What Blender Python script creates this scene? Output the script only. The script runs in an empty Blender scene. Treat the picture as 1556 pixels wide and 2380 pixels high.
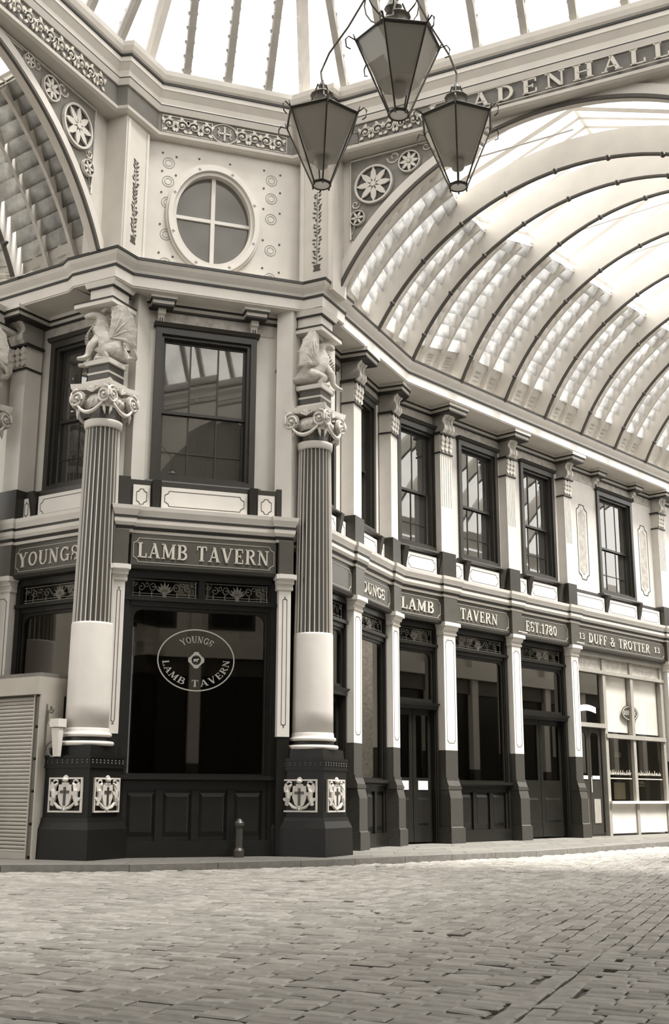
import bpy, bmesh, math, random
from mathutils import Vector, Matrix
random.seed(7)
R_ = math.radians
sc = bpy.context.scene
C = sc.collection

# ------------------------------------------------------------------ camera
F, CX, CY, HC = 2690., 778., 1190., 0.9
pt, ro = R_(13.778), R_(.2)
fw = Vector((0, math.cos(pt), math.sin(pt))); u_ = Vector((0, -math.sin(pt), math.cos(pt))); r_ = Vector((1, 0, 0))
rt = r_*math.cos(ro) + u_*math.sin(ro); up = -r_*math.sin(ro) + u_*math.cos(ro)
cd = bpy.data.cameras.new('camera'); cam = bpy.data.objects.new('camera', cd); C.objects.link(cam)
M = Matrix((rt, up, -fw)).transposed().to_4x4(); M.translation = (0, 0, HC); cam.matrix_world = M
cd.sensor_fit = 'VERTICAL'; cd.sensor_height = 36.; cd.lens = F/2380*36; cd.clip_end = 400; cd.clip_start = .05
sc.camera = cam
def px(p):
    v = Vector(p) - Vector((0, 0, HC)); c = v.dot(fw)
    if c < .1: return (-9999, -9999)
    return (CX + F*v.dot(rt)/c, CY - F*v.dot(up)/c)

# ------------------------------------------------------------------ sky and exposure
w = bpy.data.worlds.new('sky'); sc.world = w; w.use_nodes = True
bg = w.node_tree.nodes['Background']; bg.inputs[0].default_value = (1, .990, .978, 1); bg.inputs[1].default_value = 1.5
sl = bpy.data.lights.new('hazy_sun', 'SUN'); so = bpy.data.objects.new('hazy_sun', sl); C.objects.link(so)
sl.energy = 8.5; sl.angle = R_(16); sl.color = (1, .985, .96)
SH, SE = R_(118), R_(66); so.rotation_euler = Vector((math.sin(SH)*math.cos(SE), math.cos(SH)*math.cos(SE), math.sin(SE))).to_track_quat('Z', 'Y').to_euler()
sc.view_settings.view_transform = 'Standard'; sc.view_settings.look = 'None'
sc.view_settings.gamma = 1; sc.view_settings.exposure = 1.2; sc.view_settings.use_curve_mapping = False

# ------------------------------------------------------------------ materials
def mat(name, col, rough=.55, noise=.0, scale=6., bump=0., spec=.5, metal=0., emit=0.):
    m = bpy.data.materials.new(name); m.use_nodes = True; nt = m.node_tree
    b = nt.nodes['Principled BSDF']; b.inputs['Roughness'].default_value = rough
    b.inputs['Base Color'].default_value = (*col, 1); b.inputs['Metallic'].default_value = metal
    b.inputs['Specular IOR Level'].default_value = spec
    if noise or bump:
        tc = nt.nodes.new('ShaderNodeTexCoord'); nz = nt.nodes.new('ShaderNodeTexNoise')
        nz.inputs['Scale'].default_value = scale; nz.inputs['Detail'].default_value = 6
        nt.links.new(tc.outputs['Object'], nz.inputs['Vector'])
        if noise:
            rp = nt.nodes.new('ShaderNodeValToRGB'); rp.color_ramp.elements[0].position = .3; rp.color_ramp.elements[1].position = .75
            rp.color_ramp.elements[0].color = (*[c*(1-noise) for c in col], 1); rp.color_ramp.elements[1].color = (*[min(1, c*(1+noise)) for c in col], 1)
            nt.links.new(nz.outputs['Fac'], rp.inputs['Fac']); nt.links.new(rp.outputs['Color'], b.inputs['Base Color'])
        if bump:
            bp = nt.nodes.new('ShaderNodeBump'); bp.inputs['Strength'].default_value = bump; bp.inputs['Distance'].default_value = .02
            nt.links.new(nz.outputs['Fac'], bp.inputs['Height']); nt.links.new(bp.outputs['Normal'], b.inputs['Normal'])
    return m
PALE = mat('pale_paint', (0.5874, 0.5538, 0.5025), .5, .06, 3, .03)
PALE_SHADE = mat('shaded_wall_paint', (.52, .495, .45), .5, .05, 3, .03)  # wall paint darkened for the centre and left walls, their shade put into the colour
CREAM = mat('cream_paint', (0.6324, 0.6001, 0.5520), .5, .05, 3, .03)
MARB = mat('mottled_paint', (0.4479, 0.4164, 0.3700), .5, .28, 7, .03)
MID = mat('sign_paint', (0.0720, 0.0666, 0.0548), .35, .08, 5)
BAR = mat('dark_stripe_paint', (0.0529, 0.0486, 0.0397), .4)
DARK = mat('dark_gloss_paint', (0.0120, 0.0111, 0.0089), .3, .15, 5, .02, spec=.3)
BLACK = mat('black_line_paint', (0.0173, 0.0156, 0.0126), .5)
FRM = mat('window_frame_paint', (0.0306, 0.0279, 0.0228), .35, .1, 6)
GREY = mat('grey_shopfront_paint', (0.2921, 0.2735, 0.2392), .45, .1, 5)
BOARD = mat('roof_board_paint', (0.5488, 0.5193, 0.4719), .6, .1, 8, .05)
GRAN = mat('polished_granite', (0.0110, 0.0100, 0.0081), .4, .35, 40, .02, spec=.2)
GRAN2 = mat('rough_granite', (0.0420, 0.0385, 0.0315), .5, .3, 30, .1)
LET = mat('letter_paint', (0.5065, 0.4741, 0.4166), .45)
CARV = mat('carved_painted_stone', (.52, .49, .44), .6, .22, 14, .6)
LINE = mat('pinstripe_paint', (0.2916, 0.2730, 0.2352), .5)
THINL = mat('thin_line_paint', (0.0667, 0.0586, 0.0475), .6)
IRON = mat('dark_iron', (0.0500, 0.0450, 0.0363), .4, .1, 20)
IRONL = mat('painted_iron', (0.1544, 0.1414, 0.1190), .4, .1, 20)
FRZ = mat('frieze_paint', (0.1250, 0.1162, 0.1024), .5, .1, 6)
SPD = mat('spandrel_paint', (0.2100, 0.1970, 0.1735), .5, .2, 6)
STONE = mat('sett_stone', (0.2608, 0.2442, 0.2188), .5, .22, 9, .25)
STONEB = mat('sett_stone_worn', (0.3039, 0.2866, 0.2583), .6, .2, 12, .25)
STONED = mat('sett_stone_dark', (0.2113, 0.1979, 0.1756), .62, .25, 11, .25)
GROUT = mat('sett_joint', (0.1373, 0.1264, 0.1073), .9, .3, 30, .2)
SLAB = mat('pavement_stone', (0.1169, 0.1099, 0.0965), .7, .15, 12, .1)
SLAB2 = mat('pavement_stone_pale', (.135, .128, .11), .7, .15, 12, .1)
KERB = mat('kerb_stone', (0.1462, 0.1369, 0.1216), .7, .2, 12, .1)
METAL = mat('shutter_metal', (0.3888, 0.3617, 0.3159), .45, .06, 3, metal=.2)
METALD = mat('kiosk_side_metal', (0.1258, 0.1168, 0.0981), .4, .1, 4, metal=.2)
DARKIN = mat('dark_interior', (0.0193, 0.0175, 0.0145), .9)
PAPER = mat('paper', (0.7916, 0.7655, 0.7227), .7)
BLIND = mat('blind_cloth', (0.7288, 0.6966, 0.6474), .8)
REFL = mat('lantern_reflector', (0.62, 0.595, 0.55), .45)
OPAL = mat('opal_glass', (0.8800, 0.8569, 0.8287), .3)
BULB = mat('frosted_bulb', (0.5416, 0.5193, 0.4789), .3)
LROOF = mat('lantern_roof_metal', (0.1639, 0.1508, 0.1247), .5, .12, 9)

def glass_mat(name, tint, gloss_rough=.02, base=.07, veil=0.):
    m = bpy.data.materials.new(name); m.use_nodes = True; nt = m.node_tree; nt.nodes.clear()
    o = nt.nodes.new('ShaderNodeOutputMaterial'); tr = nt.nodes.new('ShaderNodeBsdfTransparent'); gl = nt.nodes.new('ShaderNodeBsdfGlossy')
    tr.inputs[0].default_value = (*tint, 1); gl.inputs['Roughness'].default_value = gloss_rough; gl.inputs[0].default_value = (.95, .93, .88, 1)
    mx = nt.nodes.new('ShaderNodeMixShader'); lw = nt.nodes.new('ShaderNodeLayerWeight'); lw.inputs['Blend'].default_value = .5
    fr = nt.nodes.new('ShaderNodeMath'); fr.operation = 'POWER'; fr.inputs[1].default_value = 4.; nt.links.new(lw.outputs['Facing'], fr.inputs[0])
    ad = nt.nodes.new('ShaderNodeMath'); ad.operation = 'ADD'; ad.inputs[1].default_value = base; ad.use_clamp = True
    nt.links.new(fr.outputs[0], ad.inputs[0]); nt.links.new(ad.outputs[0], mx.inputs[0])
    nt.links.new(tr.outputs[0], mx.inputs[1]); nt.links.new(gl.outputs[0], mx.inputs[2])
    out = mx.outputs[0]
    if veil:
        df = nt.nodes.new('ShaderNodeBsdfDiffuse'); df.inputs[0].default_value = (.62, .6, .56, 1); m2 = nt.nodes.new('ShaderNodeMixShader')
        m2.inputs[0].default_value = veil; nt.links.new(out, m2.inputs[1]); nt.links.new(df.outputs[0], m2.inputs[2]); out = m2.outputs[0]
    nt.links.new(out, o.inputs[0]); return m
GLASS = glass_mat('window_glass', (.55, .53, .48), .015, .09)
GLASSU = glass_mat('upper_window_glass', (.5, .48, .45), .02, .17, .05)
GLASSO = glass_mat('oval_window_glass', (.5, .48, .45), .05, .045, .10)
LGLASS = glass_mat('lantern_glass', (.9, .89, .87), .02, .03, .16)  # pale veil mixed in to stand for reflections on the lantern panes
def roof_glass(name, tr_col, df_col, fac, scale=3.):
    m = bpy.data.materials.new(name); m.use_nodes = True; nt = m.node_tree; nt.nodes.clear()
    o = nt.nodes.new('ShaderNodeOutputMaterial'); tr = nt.nodes.new('ShaderNodeBsdfTransparent'); tl = nt.nodes.new('ShaderNodeBsdfTranslucent')
    df = nt.nodes.new('ShaderNodeBsdfDiffuse'); a = nt.nodes.new('ShaderNodeMixShader'); b = nt.nodes.new('ShaderNodeMixShader')
    tr.inputs[0].default_value = (*tr_col, 1); tl.inputs[0].default_value = (*df_col, 1); df.inputs[0].default_value = (*df_col, 1)
    tc = nt.nodes.new('ShaderNodeTexCoord'); nz = nt.nodes.new('ShaderNodeTexNoise'); nz.inputs['Scale'].default_value = scale; nz.inputs['Detail'].default_value = 4
    rp = nt.nodes.new('ShaderNodeValToRGB'); rp.color_ramp.elements[0].position = .35; rp.color_ramp.elements[1].position = .7
    rp.color_ramp.elements[0].color = (*[c*.55 for c in df_col], 1); rp.color_ramp.elements[1].color = (*df_col, 1)
    nt.links.new(tc.outputs['Object'], nz.inputs['Vector']); nt.links.new(nz.outputs['Fac'], rp.inputs['Fac'])
    nt.links.new(rp.outputs[0], tl.inputs[0]); nt.links.new(rp.outputs[0], df.inputs[0])
    a.inputs[0].default_value = .35; nt.links.new(tl.outputs[0], a.inputs[1]); nt.links.new(df.outputs[0], a.inputs[2])
    b.inputs[0].default_value = fac; nt.links.new(a.outputs[0], b.inputs[1]); nt.links.new(tr.outputs[0], b.inputs[2]); nt.links.new(b.outputs[0], o.inputs[0])
    return m
RG_SKY = roof_glass('skylight_glass', (.96, .955, .94), (.88, .87, .84), .88)
RG_DOME = roof_glass('drum_glass', (.95, .94, .92), (.55, .54, .52), .24, 1.2)
RG_TILE = roof_glass('ribbed_roof_glass', (.9, .88, .84), (.58, .57, .545), .02, 5.)

# ------------------------------------------------------------------ mesh helpers (local: s right, d out of the wall, z up)
class MB:
    def __init__(self, tf=None): self.v = []; self.f = []; self.m = []; self.mi = 0; self.tf = tf
    def pt(self, s, d, z):
        p = self.tf(s, d, z) if self.tf else (s, -d, z)
        self.v.append(tuple(p)); return len(self.v)-1
    def face(self, *i): self.f.append(tuple(i)); self.m.append(self.mi)
    def quad(self, *ps): self.face(*[self.pt(*p) for p in ps])
    def hexa(self, a, b):      # two loops of n points, capped
        n = len(a); A = [self.pt(*p) for p in a]; B = [self.pt(*p) for p in b]
        self.face(*A[::-1]); self.face(*B)
        for i in range(n): self.face(A[i], A[(i+1) % n], B[(i+1) % n], B[i])
    def box(self, s0, s1, d0, d1, z0, z1):
        self.hexa([(s0, d0, z0), (s1, d0, z0), (s1, d1, z0), (s0, d1, z0)], [(s0, d0, z1), (s1, d0, z1), (s1, d1, z1), (s0, d1, z1)]); return self
    def frus(self, s, d, h0, z0, h1, z1):
        self.hexa([(s-h0, d-h0, z0), (s+h0, d-h0, z0), (s+h0, d+h0, z0), (s-h0, d+h0, z0)], [(s-h1, d-h1, z1), (s+h1, d-h1, z1), (s+h1, d+h1, z1), (s-h1, d+h1, z1)]); return self
    def poly(self, pts, d0, d1):   # pts (s,z) extruded in d
        self.hexa([(p[0], d0, p[1]) for p in pts], [(p[0], d1, p[1]) for p in pts]); return self
    def side(self, pts, s0, s1):   # pts (d,z) extruded in s
        self.hexa([(s0, p[0], p[1]) for p in pts], [(s1, p[0], p[1]) for p in pts]); return self
    def ringp(self, outer, inner, d0, d1):   # frame between two loops of (s,z)
        n = len(outer); L = [[self.pt(p[0], d, p[1]) for p in lp] for lp, d in ((outer, d0), (outer, d1), (inner, d1), (inner, d0))]
        for i in range(n):
            j = (i+1) % n
            for k in range(4): self.face(L[k][i], L[k][j], L[(k+1) % 4][j], L[(k+1) % 4][i])
        return self
    def tube(self, pts, r, n=6, close=False):
        P = [Vector(p) for p in pts]; m = len(P); rs = r if isinstance(r, (list, tuple)) else [r]*m; rings = []
        for i in range(m):
            t = (P[(i+1) % m]-P[i-1]) if close else (P[min(i+1, m-1)]-P[max(i-1, 0)])
            if t.length < 1e-9: t = Vector((0, 0, 1))
            t.normalize(); a = t.cross(Vector((.13, .21, .97)) if abs(t.z) < .9 else Vector((1, 0, 0))).normalized(); b = t.cross(a)
            if i and rings:
                pass
            rings.append([self.pt(*(P[i]+(a*math.cos(2*math.pi*k/n)+b*math.sin(2*math.pi*k/n))*rs[i])) for k in range(n)])
        for i in range(m if close else m-1):
            A, B = rings[i], rings[(i+1) % m]
            for k in range(n): self.face(A[k], A[(k+1) % n], B[(k+1) % n], B[k])
        if not close: self.face(*rings[0][::-1]); self.face(*rings[-1])
        return self
    def lathe(self, prof, s=0, d=0, n=24, rf=None):
        rings = []
        for r, z in prof: rings.append([self.pt(s+r*math.cos(2*math.pi*k/n), d+r*math.sin(2*math.pi*k/n), z) for k in range(n)])
        for i in range(len(prof)-1):
            for k in range(n): self.face(rings[i][k], rings[i][(k+1) % n], rings[i+1][(k+1) % n], rings[i+1][k])
        self.face(*rings[0][::-1]); self.face(*rings[-1]); return self
    def disc(self, s, z, r, d0, d1, n=16, rz=None):
        rz = rz or r; return self.poly([(s+r*math.cos(2*math.pi*k/n), z+rz*math.sin(2*math.pi*k/n)) for k in range(n)], d0, d1)
    def ball(self, s, d, z, r, n=8, sq=1.):
        return self.lathe([(max(.001, r*math.sin(math.pi*i/n)), z-r*sq*math.cos(math.pi*i/n)) for i in range(n+1)], s, d, n)
def link(name, me, mats, parent=None, smooth=False):
    for m in (mats if isinstance(mats, (list, tuple)) else [mats]): me.materials.append(m)
    o = bpy.data.objects.new(name, me); C.objects.link(o)
    if parent: o.parent = parent
    return o
def obj(name, mb, mats, parent=None, smooth=False, norm=True):
    me = bpy.data.meshes.new(name); me.from_pydata(mb.v, [], mb.f)
    for p, i in zip(me.polygons, mb.m): p.material_index = i
    if norm and len(mb.f) < 60000:
        b = bmesh.new(); b.from_mesh(me); bmesh.ops.recalc_face_normals(b, faces=b.faces); b.to_mesh(me); b.free()
    if smooth: me.shade_smooth() if hasattr(me, 'shade_smooth') else [setattr(p, 'use_smooth', True) for p in me.polygons]
    return link(name, me, mats, parent)
def dup(o, name, parent, loc=None, rot=None, scl=None):
    c = o.copy(); c.parent = parent; C.objects.link(c)
    if loc is not None: c.location = loc
    if rot is not None: c.rotation_euler = rot
    if scl is not None: c.scale = scl
    return c
class Frame:
    def __init__(self, o, h):
        self.o = Vector((o[0], o[1])); self.h = h; a = R_(h); self.e = Vector((math.sin(a), math.cos(a))); self.n = Vector((math.cos(a), -math.sin(a))); self.rot = R_(90-h)
    def P(self, s, d, z):
        q = self.o + self.e*s + self.n*d; return Vector((q.x, q.y, z))
def empty(name, fr=None, s=0, d=0, z=0, label=None, cat=None, group=None, kind=None, rot=None):
    o = bpy.data.objects.new(name, None); C.objects.link(o); o.empty_display_size = .1
    if fr: o.location = fr.P(s, d, z); o.rotation_euler = (0, 0, fr.rot if rot is None else rot)
    return tag(o, label, cat, group, kind)
def tag(o, label=None, cat=None, group=None, kind=None):
    if label: o['label'] = label
    if cat: o['category'] = cat
    if group: o['group'] = group
    if kind: o['kind'] = kind
    return o
def sub(parent, s=0, d=0, z=0):   # shift helper for building children in facade coordinates
    return None

# frames of the place
FK = Frame((-1.865, 18.025), 71.3)      # upper canted wall, symmetry axis of the crossing
FC = Frame((-2.04, 17.93), 71.3)        # ground floor of the canted corner
FR1 = Frame((.5, 20.63), 22.8)
FR2 = Frame((2.28, 23.51), 42.8)
FL1 = Frame((-3.46, 17.40), 123.)
FA = Frame((.07, 18.15), 117.)          # arch over the right avenue
def mir(p):
    q = Vector((p[0], p[1]))-FK.o; s = q.dot(FK.e); d = q.dot(FK.n); r = FK.o - FK.e*s + FK.n*d; return Vector((r.x, r.y, p[2]))
def wtf(fr, mirror=False, z0=0):
    return (lambda s, d, z: mir(fr.P(s, d, z))) if mirror else (lambda s, d, z: fr.P(s, d, z))
IDT = lambda s, d, z: Vector((s, d, z))

def sweep(mb, path, prof, closed=False, endcap=True):
    """profile (offset to the right of the travel direction, z) swept with mitres along a world plan path"""
    n = len(path); P = [Vector(p[:2]) for p in path]; rings = []
    for i in range(n):
        a = P[i]-P[i-1] if (i or closed) else P[1]-P[0]; b = P[(i+1) % n]-P[i] if (i < n-1 or closed) else a
        a.normalize(); b.normalize(); na = Vector((a.y, -a.x)); nb = Vector((b.y, -b.x)); m = na+nb
        m = m/ max(.35, m.dot(na)) if m.length > 1e-6 else na
        rings.append([mb.pt(P[i].x+m.x*o, P[i].y+m.y*o, z) for o, z in prof])
    k = len(prof)
    for i in range(n if closed else n-1):
        A, B = rings[i], rings[(i+1) % n]
        for j in range(k): mb.face(A[j], A[(j+1) % k], B[(j+1) % k], B[j])
    if not closed and endcap: mb.face(*rings[0]); mb.face(*rings[-1][::-1])
    return mb

# ------------------------------------------------------------------ serif stroke letters
T, t_ = .2, .085
def S(x, z, w=.17): return ('l', x-w, z, x+w, z, .075)
G = {
'L': (.72, [('l', .2, 0, .2, 1, T), S(.2, .965), ('l', .03, .04, .66, .04, .08), ('l', .66, .0, .66, .3, .08)]),
'A': (.92, [('l', .46, 1, .14, 0, t_), ('l', .44, 1, .76, 0, T), ('l', .2, .32, .66, .32, .08), S(.14, .035, .14), S(.76, .035, .16)]),
'M': (1.08, [('l', .17, 0, .17, 1, t_), ('l', .2, .98, .54, .08, T*.9), ('l', .54, .08, .86, .98, t_), ('l', .88, 0, .88, 1, T), S(.14, .035, .13), S(.9, .035, .17), S(.14, .965, .13), S(.92, .965, .14)]),
'B': (.82, [('l', .2, 0, .2, 1, T), S(.16, .965, .13), S(.16, .035, .13), ('a', .42, .755, .24, .21, -95, 95, .16), ('a', .44, .27, .28, .235, -95, 95, .17), ('l', .2, .965, .45, .965, .07), ('l', .2, .52, .45, .52, .07), ('l', .2, .035, .45, .035, .07)]),
'T': (.84, [('l', .42, 0, .42, 1, T), S(.42, .035), ('l', .06, .96, .78, .96, .085), ('l', .07, .72, .07, .97, .07), ('l', .77, .72, .77, .97, .07)]),
'V': (.92, [('l', .14, 1, .46, 0, T), ('l', .46, 0, .78, 1, t_), S(.14, .965, .15), S(.78, .965, .13)]),
'E': (.78, [('l', .2, 0, .2, 1, T), ('l', .04, .96, .66, .96, .08), ('l', .2, .5, .52, .5, .08), ('l', .04, .04, .68, .04, .08), ('l', .66, .74, .66, .98, .07), ('l', .68, .02, .68, .3, .07), ('l', .52, .38, .52, .62, .06)]),
'R': (.88, [('l', .2, 0, .2, 1, T), S(.17, .965, .14), S(.18, .035), ('a', .42, .745, .26, .215, -95, 95, .17), ('l', .2, .965, .45, .965, .07), ('l', .2, .5, .45, .5, .07), ('l', .42, .52, .76, .02, T*.9), S(.78, .035, .1)]),
'N': (.96, [('l', .18, 0, .18, 1, t_), ('l', .16, 1, .76, .02, T), ('l', .78, 0, .78, 1, t_), S(.16, .035, .14), S(.14, .965, .13), S(.78, .965, .14)]),
'Y': (.86, [('l', .12, 1, .42, .46, T), ('l', .74, 1, .44, .46, t_), ('l', .43, 0, .43, .5, T), S(.43, .035), S(.12, .965, .14), S(.74, .965, .12)]),
'O': (.92, [('a', .46, .5, .34, .44, 0, 360, .15)]),
'U': (.9, [('l', .2, .3, .2, 1, T), ('a', .46, .32, .27, .29, 180, 360, .12), ('l', .74, .3, .74, 1, t_), S(.2, .965), S(.74, .965, .13)]),
'G': (.92, [('a', .48, .5, .35, .44, 45, 325, .16), ('l', .78, 0.04, .78, .42, .14), S(.76, .43, .16), ('l', .77, .7, .77, .96, .06)]),
'S': (.74, [('a', .37, .735, .23, .22, 20, 270, .14), ('a', .37, .27, .25, .23, -90, 160, .14), ('l', .64, .7, .64, .96, .06), ('l', .1, .04, .1, .3, .06), ('l', .3, .56, .45, .46, .15)]),
'D': (.9, [('l', .2, 0, .2, 1, T), ('a', .38, .5, .36, .455, -92, 92, .17), ('l', .04, .965, .4, .965, .07), ('l', .04, .035, .4, .035, .07)]),
'F': (.74, [('l', .2, 0, .2, 1, T), ('l', .04, .96, .64, .96, .08), ('l', .2, .5, .5, .5, .08), S(.2, .035), ('l', .64, .7, .64, .98, .07), ('l', .5, .38, .5, .62, .06)]),
'H': (.98, [('l', .2, 0, .2, 1, T), ('l', .76, 0, .76, 1, T), ('l', .2, .5, .76, .5, .08), S(.2, .965), S(.2, .035), S(.76, .965), S(.76, .035)]),
'&': (.92, [('a', .38, .76, .17, .18, 0, 360, .1), ('a', .36, .26, .25, .22, 60, 330, .13), ('l', .3, .66, .8, .04, .16), ('l', .6, .2, .8, .46, .08), S(.8, .46, .1)]),
'.': (.32, [('a', .14, .08, .04, .04, 0, 360, .1)]), ' ': (.5, []), '’': (.26, [('a', .12, .88, .04, .06, 0, 360, .1)]),
'1': (.56, [('l', .28, 0, .28, 1, T*.95), S(.28, .035, .19), ('l', .1, .8, .28, .95, .09)]),
'7': (.68, [('l', .08, .93, .62, .93, .13), ('l', .62, .93, .3, 0, .15), ('l', .08, .72, .08, .98, .06)]),
'8': (.76, [('a', .38, .75, .2, .19, 0, 360, .14), ('a', .38, .28, .25, .23, 0, 360, .15)]),
'0': (.76, [('a', .38, .5, .25, .44, 0, 360, .15)]),
'3': (.7, [('a', .32, .75, .2, .2, -90, 150, .13), ('a', .32, .28, .24, .235, -150, 90, .14)]),
}
def letters(mb, txt, s0, s1, z0, h, d0, d1, warp=None, gap=.1):
    tot = sum(G[c][0]+gap for c in txt)-gap; k = (s1-s0)/tot; x = 0
    wp = warp or (lambda s, z: (s, z))
    def strip(L, R):
        n = len(L)
        A = [mb.pt(*[(q := wp(*p))[0], d1, q[1]]) for p in L]; B = [mb.pt(*[(q := wp(*p))[0], d1, q[1]]) for p in R]
        A2 = [mb.pt(*[(q := wp(*p))[0], d0, q[1]]) for p in L]; B2 = [mb.pt(*[(q := wp(*p))[0], d0, q[1]]) for p in R]
        for i in range(n-1): mb.face(A[i], A[i+1], B[i+1], B[i]); mb.face(A[i], A2[i], A2[i+1], A[i+1]); mb.face(B[i], B[i+1], B2[i+1], B2[i])
        mb.face(A[0], B[0], B2[0], A2[0]); mb.face(A[-1], A2[-1], B2[-1], B[-1])
    for c in txt:
        w_, st = G[c]
        for q in st:
            if q[0] == 'l':
                _, xa, za, xb, zb, wd = q; dx, dz = xb-xa, zb-za
                if abs(dz) < .01: L = [(xa, za-wd/2), (xb, zb-wd/2)]; Rr = [(xa, za+wd/2), (xb, zb+wd/2)]
                else: L = [(xa-wd/2, za), (xb-wd/2, zb)]; Rr = [(xa+wd/2, za), (xb+wd/2, zb)]
            else:
                _, cx, cz, rx, rz, a0, a1, wd = q; n = max(4, int(abs(a1-a0)/30)); L = []; Rr = []
                for i in range(n+1):
                    a = R_(a0+(a1-a0)*i/n); wl = wd*(.55+.45*abs(math.cos(a)))
                    L.append((cx+(rx-wl/2)*math.cos(a), cz+(rz-wl/2)*math.sin(a))); Rr.append((cx+(rx+wl/2)*math.cos(a), cz+(rz+wl/2)*math.sin(a)))
            f = lambda p: (s0+(x+p[0])*k, z0+p[1]*h)
            strip([f(p) for p in L], [f(p) for p in Rr])
        x += w_+gap
    return mb
def letter_parts(par, txt, s0, s1, z0, h, d0, d1, m_, tf=None, gap=.1, warp=None, name='letter'):
    tot = sum(G[c][0]+gap for c in txt)-gap; k = (s1-s0)/tot; x = 0
    for c in txt:
        if G[c][1]: obj(name, letters(MB(tf), c, s0+x*k, s0+(x+G[c][0])*k, z0, h, d0, d1, warp), m_, par)
        x += G[c][0]+gap
def notched(s0, s1, z0, z1, c):   # rectangle with cut-in corners
    return [(s0+c, z0), (s1-c, z0), (s1-c*.75, z0+c*.6), (s1, z0+c), (s1, z1-c), (s1-c*.75, z1-c*.6), (s1-c, z1), (s0+c, z1), (s0+c*.75, z1-c*.6), (s0, z1-c), (s0, z0+c), (s0+c*.75, z0+c*.6)]
def inset(p, q):
    cx = sum(a for a, b in p)/len(p); cz = sum(b for a, b in p)/len(p)
    return [(a+(q if a < cx else -q), b+(q if b < cz else -q)) for a, b in p]
def spiral(s, z, r, turns, d, n=14, flip=1, rot=0, rr=.15):
    out = []
    for i in range(n+1):
        u = i/n; a = R_(rot)+flip*u*turns*2*math.pi; q = r*(1-u*(1-rr)); out.append((s+q*math.cos(a), d, z+q*math.sin(a)))
    return out
def leaf(mb, s, z, a, L, W, d0, d1):
    ca, sa = math.cos(a), math.sin(a)
    pts = [(0, 0), (.3*L, .5*W), (.65*L, .42*W), (L, 0), (.65*L, -.42*W), (.3*L, -.5*W)]
    mb.poly([(s+x*ca-y*sa, z+x*sa+y*ca) for x, y in pts], d0, d1)

# ================================================================== GROUND
KP = [(-12, 15.3), (-4.37, 15.86), (-2.71, 16.05), (-.46, 17.15), (3.45, 20.45), (6.93, 24.85), (16, 35.4)]
RZ = -.08
def kerb_y(x):
    for a, b in zip(KP, KP[1:]):
        if a[0] <= x <= b[0]: return a[1]+(b[1]-a[1])*(x-a[0])/(b[0]-a[0])
    return KP[0][1] if x < KP[0][0] else KP[-1][1]
mb = MB(IDT); mb.quad((-40, -30, RZ-.022), (45, -30, RZ-.022), (45, 60, RZ-.022), (-40, 60, RZ-.022))
floor = obj('floor', mb, GROUT, norm=False); tag(floor, 'bed of the sett paved roadway of the market crossing', kind='structure')
mb = MB(IDT); top = [(x, y, 0) for x, y in KP]
poly = [(p[0], p[1]) for p in KP]+[(30, 50), (-30, 50), (-12, 30)]
mb.hexa([(a, b, -.1) for a, b in [(-12, 15.3+.16)]+[(x, y+.16) for x, y in KP[1:]]+[(16, 45), (-12, 45)]], [(a, b, -.001) for a, b in [(-12, 15.3+.16)]+[(x, y+.16) for x, y in KP[1:]]+[(16, 45), (-12, 45)]])
pav = obj('floor', mb, SLAB); tag(pav, 'grey stone footway in front of the shopfronts', kind='structure')
# kerb stones one by one
ks = None
L = 0
for a, b in zip(KP, KP[1:]):
    A, B = Vector(a), Vector(b); ln = (B-A).length; k = max(1, int(ln/.95)); dv = (B-A).normalized(); nv = Vector((-dv.y, dv.x))
    for i in range(k):
        p0 = A+dv*(ln*i/k+.004); p1 = A+dv*(ln*(i+1)/k-.004)
        if not -7 < p0.x < 9: continue
        m2 = MB(IDT); q = [p0, p1, p1+nv*.17, p0+nv*.17]; h = random.uniform(.0, .004)
        m2.hexa([(v.x, v.y, -.1) for v in q], [(v.x, v.y, .002+h) for v in q]); o = obj('kerb_stone', m2, KERB, pav)
# footway slabs
for i in range(9):
    x = -8.
    while x < 12:
        ln = random.uniform(.7, 1.05); x0, x1 = x+.006, x+ln-.006; x += ln
        q = [(x0, kerb_y(x0)+.18+i*.62), (x1, kerb_y(x1)+.18+i*.62), (x1, kerb_y(x1)+.18+(i+1)*.62-.012), (x0, kerb_y(x0)+.18+(i+1)*.62-.012)]
        p = px((x0, q[0][1], 0))
        if not -60 < p[0] < 1600: continue
        h = random.uniform(.001, .005); m2 = MB(IDT); m2.hexa([(a, b, -.03) for a, b in q], [(a, b, h) for a, b in q]); obj('paving_slab', m2, SLAB if random.random() < .6 else SLAB2, pav)
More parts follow.
